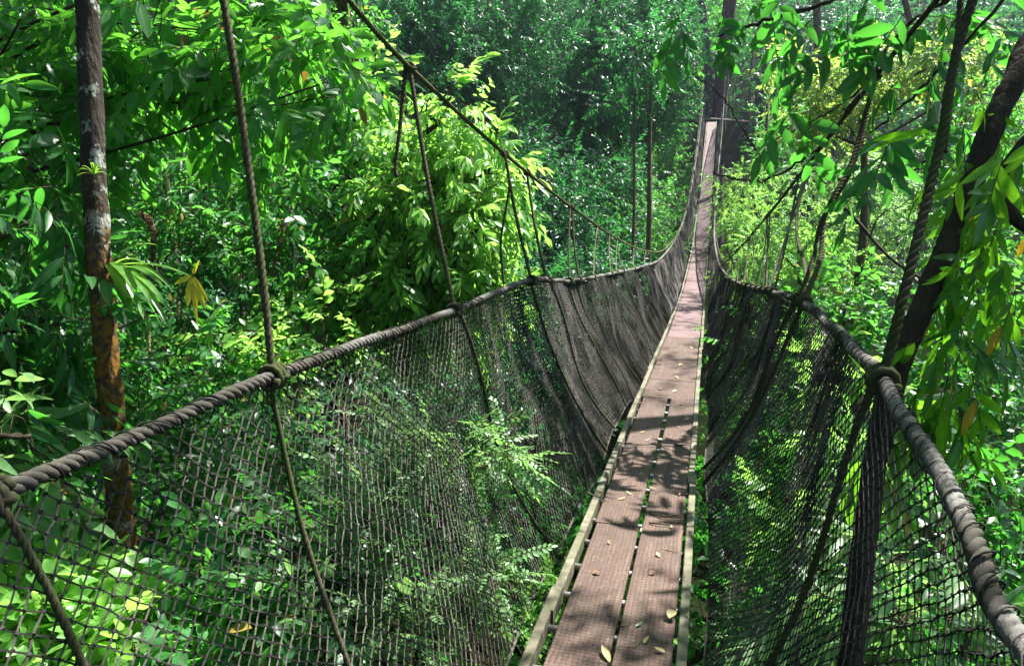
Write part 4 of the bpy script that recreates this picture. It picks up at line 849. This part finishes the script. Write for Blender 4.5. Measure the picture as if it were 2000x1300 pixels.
def spike(name, label, pts, r, mat, cat):
    root = empty(name, tuple(pts[0]), label, cat); p = spline(pts, 10); g = Geo(); g.tube(p, .004, 5); g.build('stalk', M['twig'], root)
    g = Geo(); q = resample(p[len(p) // 3:], r * .45); k = np.linspace(0, 1, len(q))
    for c, kk in zip(np.repeat(q, 6, 0), np.repeat(k, 6)):
        d = rng.normal(size=3); d /= np.linalg.norm(d); d[2] -= .4; g.sticks([c], [c + d * r * (1 - .4 * kk)], r * .35, 4)
    g.build('bracts', mat, root)
spike('dry_flower_spike', 'dry brown bristly flower spike arching above the strap leaves', [W(262, 425, 5.0), W(275, 416, 5.0), W(288, 425, 5.0), W(298, 448, 5.0), W(303, 472, 5.0)], .028, M['leaf_brown'], 'flower')
spike('hanging_catkin', 'thin yellowish hanging flower string right of the lichen trunk', [W(289, 612, 4.7), W(290, 640, 4.7), W(291, 672, 4.7), W(291, 685, 4.7)], .012, M['leaf_litter'], 'flower')
spike('hanging_catkin', 'short yellow hanging flower string beneath the yellow leaf sprig', [W(347, 570, 4.5), W(348, 590, 4.5), W(349, 615, 4.5), W(349, 622, 4.5)], .011, M['leaf_litter'], 'flower')
ab = W(188, 343, 4.66); ap = empty('small_air_plant', tuple(ab), 'tiny spiky air plant clinging to the lichen trunk', 'plant'); g = Geo()
for i in range(14):
    an = rng.uniform(-1.3, 1.3); d = C_R * math.sin(an) * .11 + np.array([0, 0, .07 * math.cos(an * 1.5)]) + C_F * -.05; strap_leaf(g, ab - C_F * .02, ab + d, .02, .012, 7)
g.build('blades', M['leaf_strap'], ap)
tag(one_leaf(W(1915, 1098, 3.4), W(1936, 1086, 3.38), .035, M['leaf_brown'], 'fallen_leaf'), 'small orange leaf caught outside the right hand rope', 'leaf')

# litter on the deck
def deck_at(px, py):
    lo, hi = 1.5, 45.0; r = ray(px, py)
    for _ in range(50):
        m_ = (lo + hi) / 2; q = C_POS + r * m_
        if q[2] > deck_z(q[1]) + .004: lo = m_
        else: hi = m_
    return C_POS + r * lo
def litter(px, py, L, wd, yaw, mat, label, lift=.03, name='fallen_leaf', curl=-.25, dz=0):
    L, wd = L * .8, wd * .8; p = deck_at(px, py) + np.array([0, 0, .004 + dz]); d = np.array([math.cos(R(yaw)), math.sin(R(yaw)), 0]); d[2] = (deck_z(p[1] + .1 * d[1]) - deck_z(p[1])) / .1 + lift * .1
    o = one_leaf(p - d * L / 2, p + d * L / 2, wd, mat, name, fold=.7, curl=curl); tag(o, label, 'leaf', 'fallen leaves on the deck'); return o
LB, LL, LY, LG = M['leaf_brown'], M['leaf_litter'], M['leaf_yellow'], M['leaf_strap']
litter(1183, 1281, .11, .04, 120, LL, 'long pale green curled leaf at the very front of the deck')
litter(1311, 1208, .07, .06, 70, LL, 'pale yellow crumpled leaf on the right side rail', dz=.014)
litter(1249, 1221, .06, .018, 50, LG, 'short green curled leaf on the right board near the front')
litter(1166, 1119, .055, .04, 10, LB, 'reddish brown leaf on the near left board beside the sun patch')
litter(1274, 1121, .05, .035, 60, LB, 'dark curled leaf on the near right board')
litter(1198, 1199, .06, .05, 80, LL, 'cream leaf wedged in the gap between the boards', dz=-.03)
litter(1254, 1032, .06, .03, 95, LL, 'pale pinkish leaf in the gap beside the left board joint', dz=-.02)
litter(1342, 820, .07, .035, 30, LL, 'light green leaf by the right rail where the boards widen')
litter(1254, 916, .09, .03, -20, LB, 'narrow brown leaf across the left board')
for px, py in ((1215, 975), (1228, 964), (1175, 966), (1322, 930), (1300, 905), (1335, 850), (1345, 842), (1275, 955), (1290, 940), (1340, 900), (1262, 1252), (1288, 1272), (1220, 1020), (1235, 905), (1243, 880), (1320, 880), (1330, 870), (1338, 895), (1285, 1085), (1190, 1060), (1290, 1010), (1310, 985), (1328, 965), (1312, 1030), (1325, 1020), (1265, 860), (1255, 845), (1340, 815), (1325, 835)):
    litter(px, py, rng.uniform(.03, .07), rng.uniform(.012, .03), rng.uniform(0, 180), [LB, LB, LL][rng.integers(3)], 'small dry leaf scrap on the mesh-covered boards')
for px, py in ((1330, 713), (1322, 738), (1334, 560), (1350, 680), (1330, 790), (1290, 760), (1318, 765)):
    litter(px, py, .08, .045, rng.uniform(0, 180), [LY, LL, LB][rng.integers(3)], 'dry leaf on the wide boards farther along the bridge')
def twig(label, pts, r):
    root = None; q = [deck_at(x, y) + np.array([0, 0, r + h]) for x, y, h in pts]; g = Geo(); g.tube(spline(q, 6), np.linspace(r, r * .5, (len(q) - 1) * 6 + 1), 6); o = g.build('fallen_twig', M['twig'], None); tag(o, label, 'twig', 'fallen twigs on the deck')
twig('long brown twig crossing to the right side rail', [(1268, 1003, .0), (1300, 1012, .01), (1322, 1012, .02), (1346, 1014, .03)], .005)
twig('forked-looking dark twig lying on the right board', [(1268, 1022, .0), (1290, 1026, .006), (1312, 1028, .0)], .006)
twig('thin twig across the left side rail', [(1145, 968, .02), (1160, 975, .022), (1178, 976, .01)], .006)
twig('dark twig by the right rail under the widening boards', [(1318, 870, .0), (1335, 872, .008), (1352, 868, .012)], .007)
for (x, y) in ((1330, 840), (1290, 940), (1300, 1074), (1210, 1222), (1225, 1262), (1312, 950), (1330, 905)):
    twig('short thin twig scrap among the leaf litter', [(x, y, 0), (x + 12, y + rng.integers(-5, 6), .004), (x + 26, y + rng.integers(-7, 8), 0)], .0025)

# ------------------------------------------------------------------ the moist air of the valley
g = Geo(); g.box((-5, 100, 50), (320, 300, 140)); hz = g.build('haze', [], smooth=False)
m, t = new_mat('moist air'); v = N(t, 'ShaderNodeVolumePrincipled', Density=.0007); v.inputs['Color'].default_value = (.72, .86, 1, 1); v.inputs['Anisotropy'].default_value = .75
o = N(t, 'ShaderNodeOutputMaterial'); t.links.new(v.outputs[0], o.inputs['Volume']); hz.data.materials.append(m); tag(hz, kind='stuff')
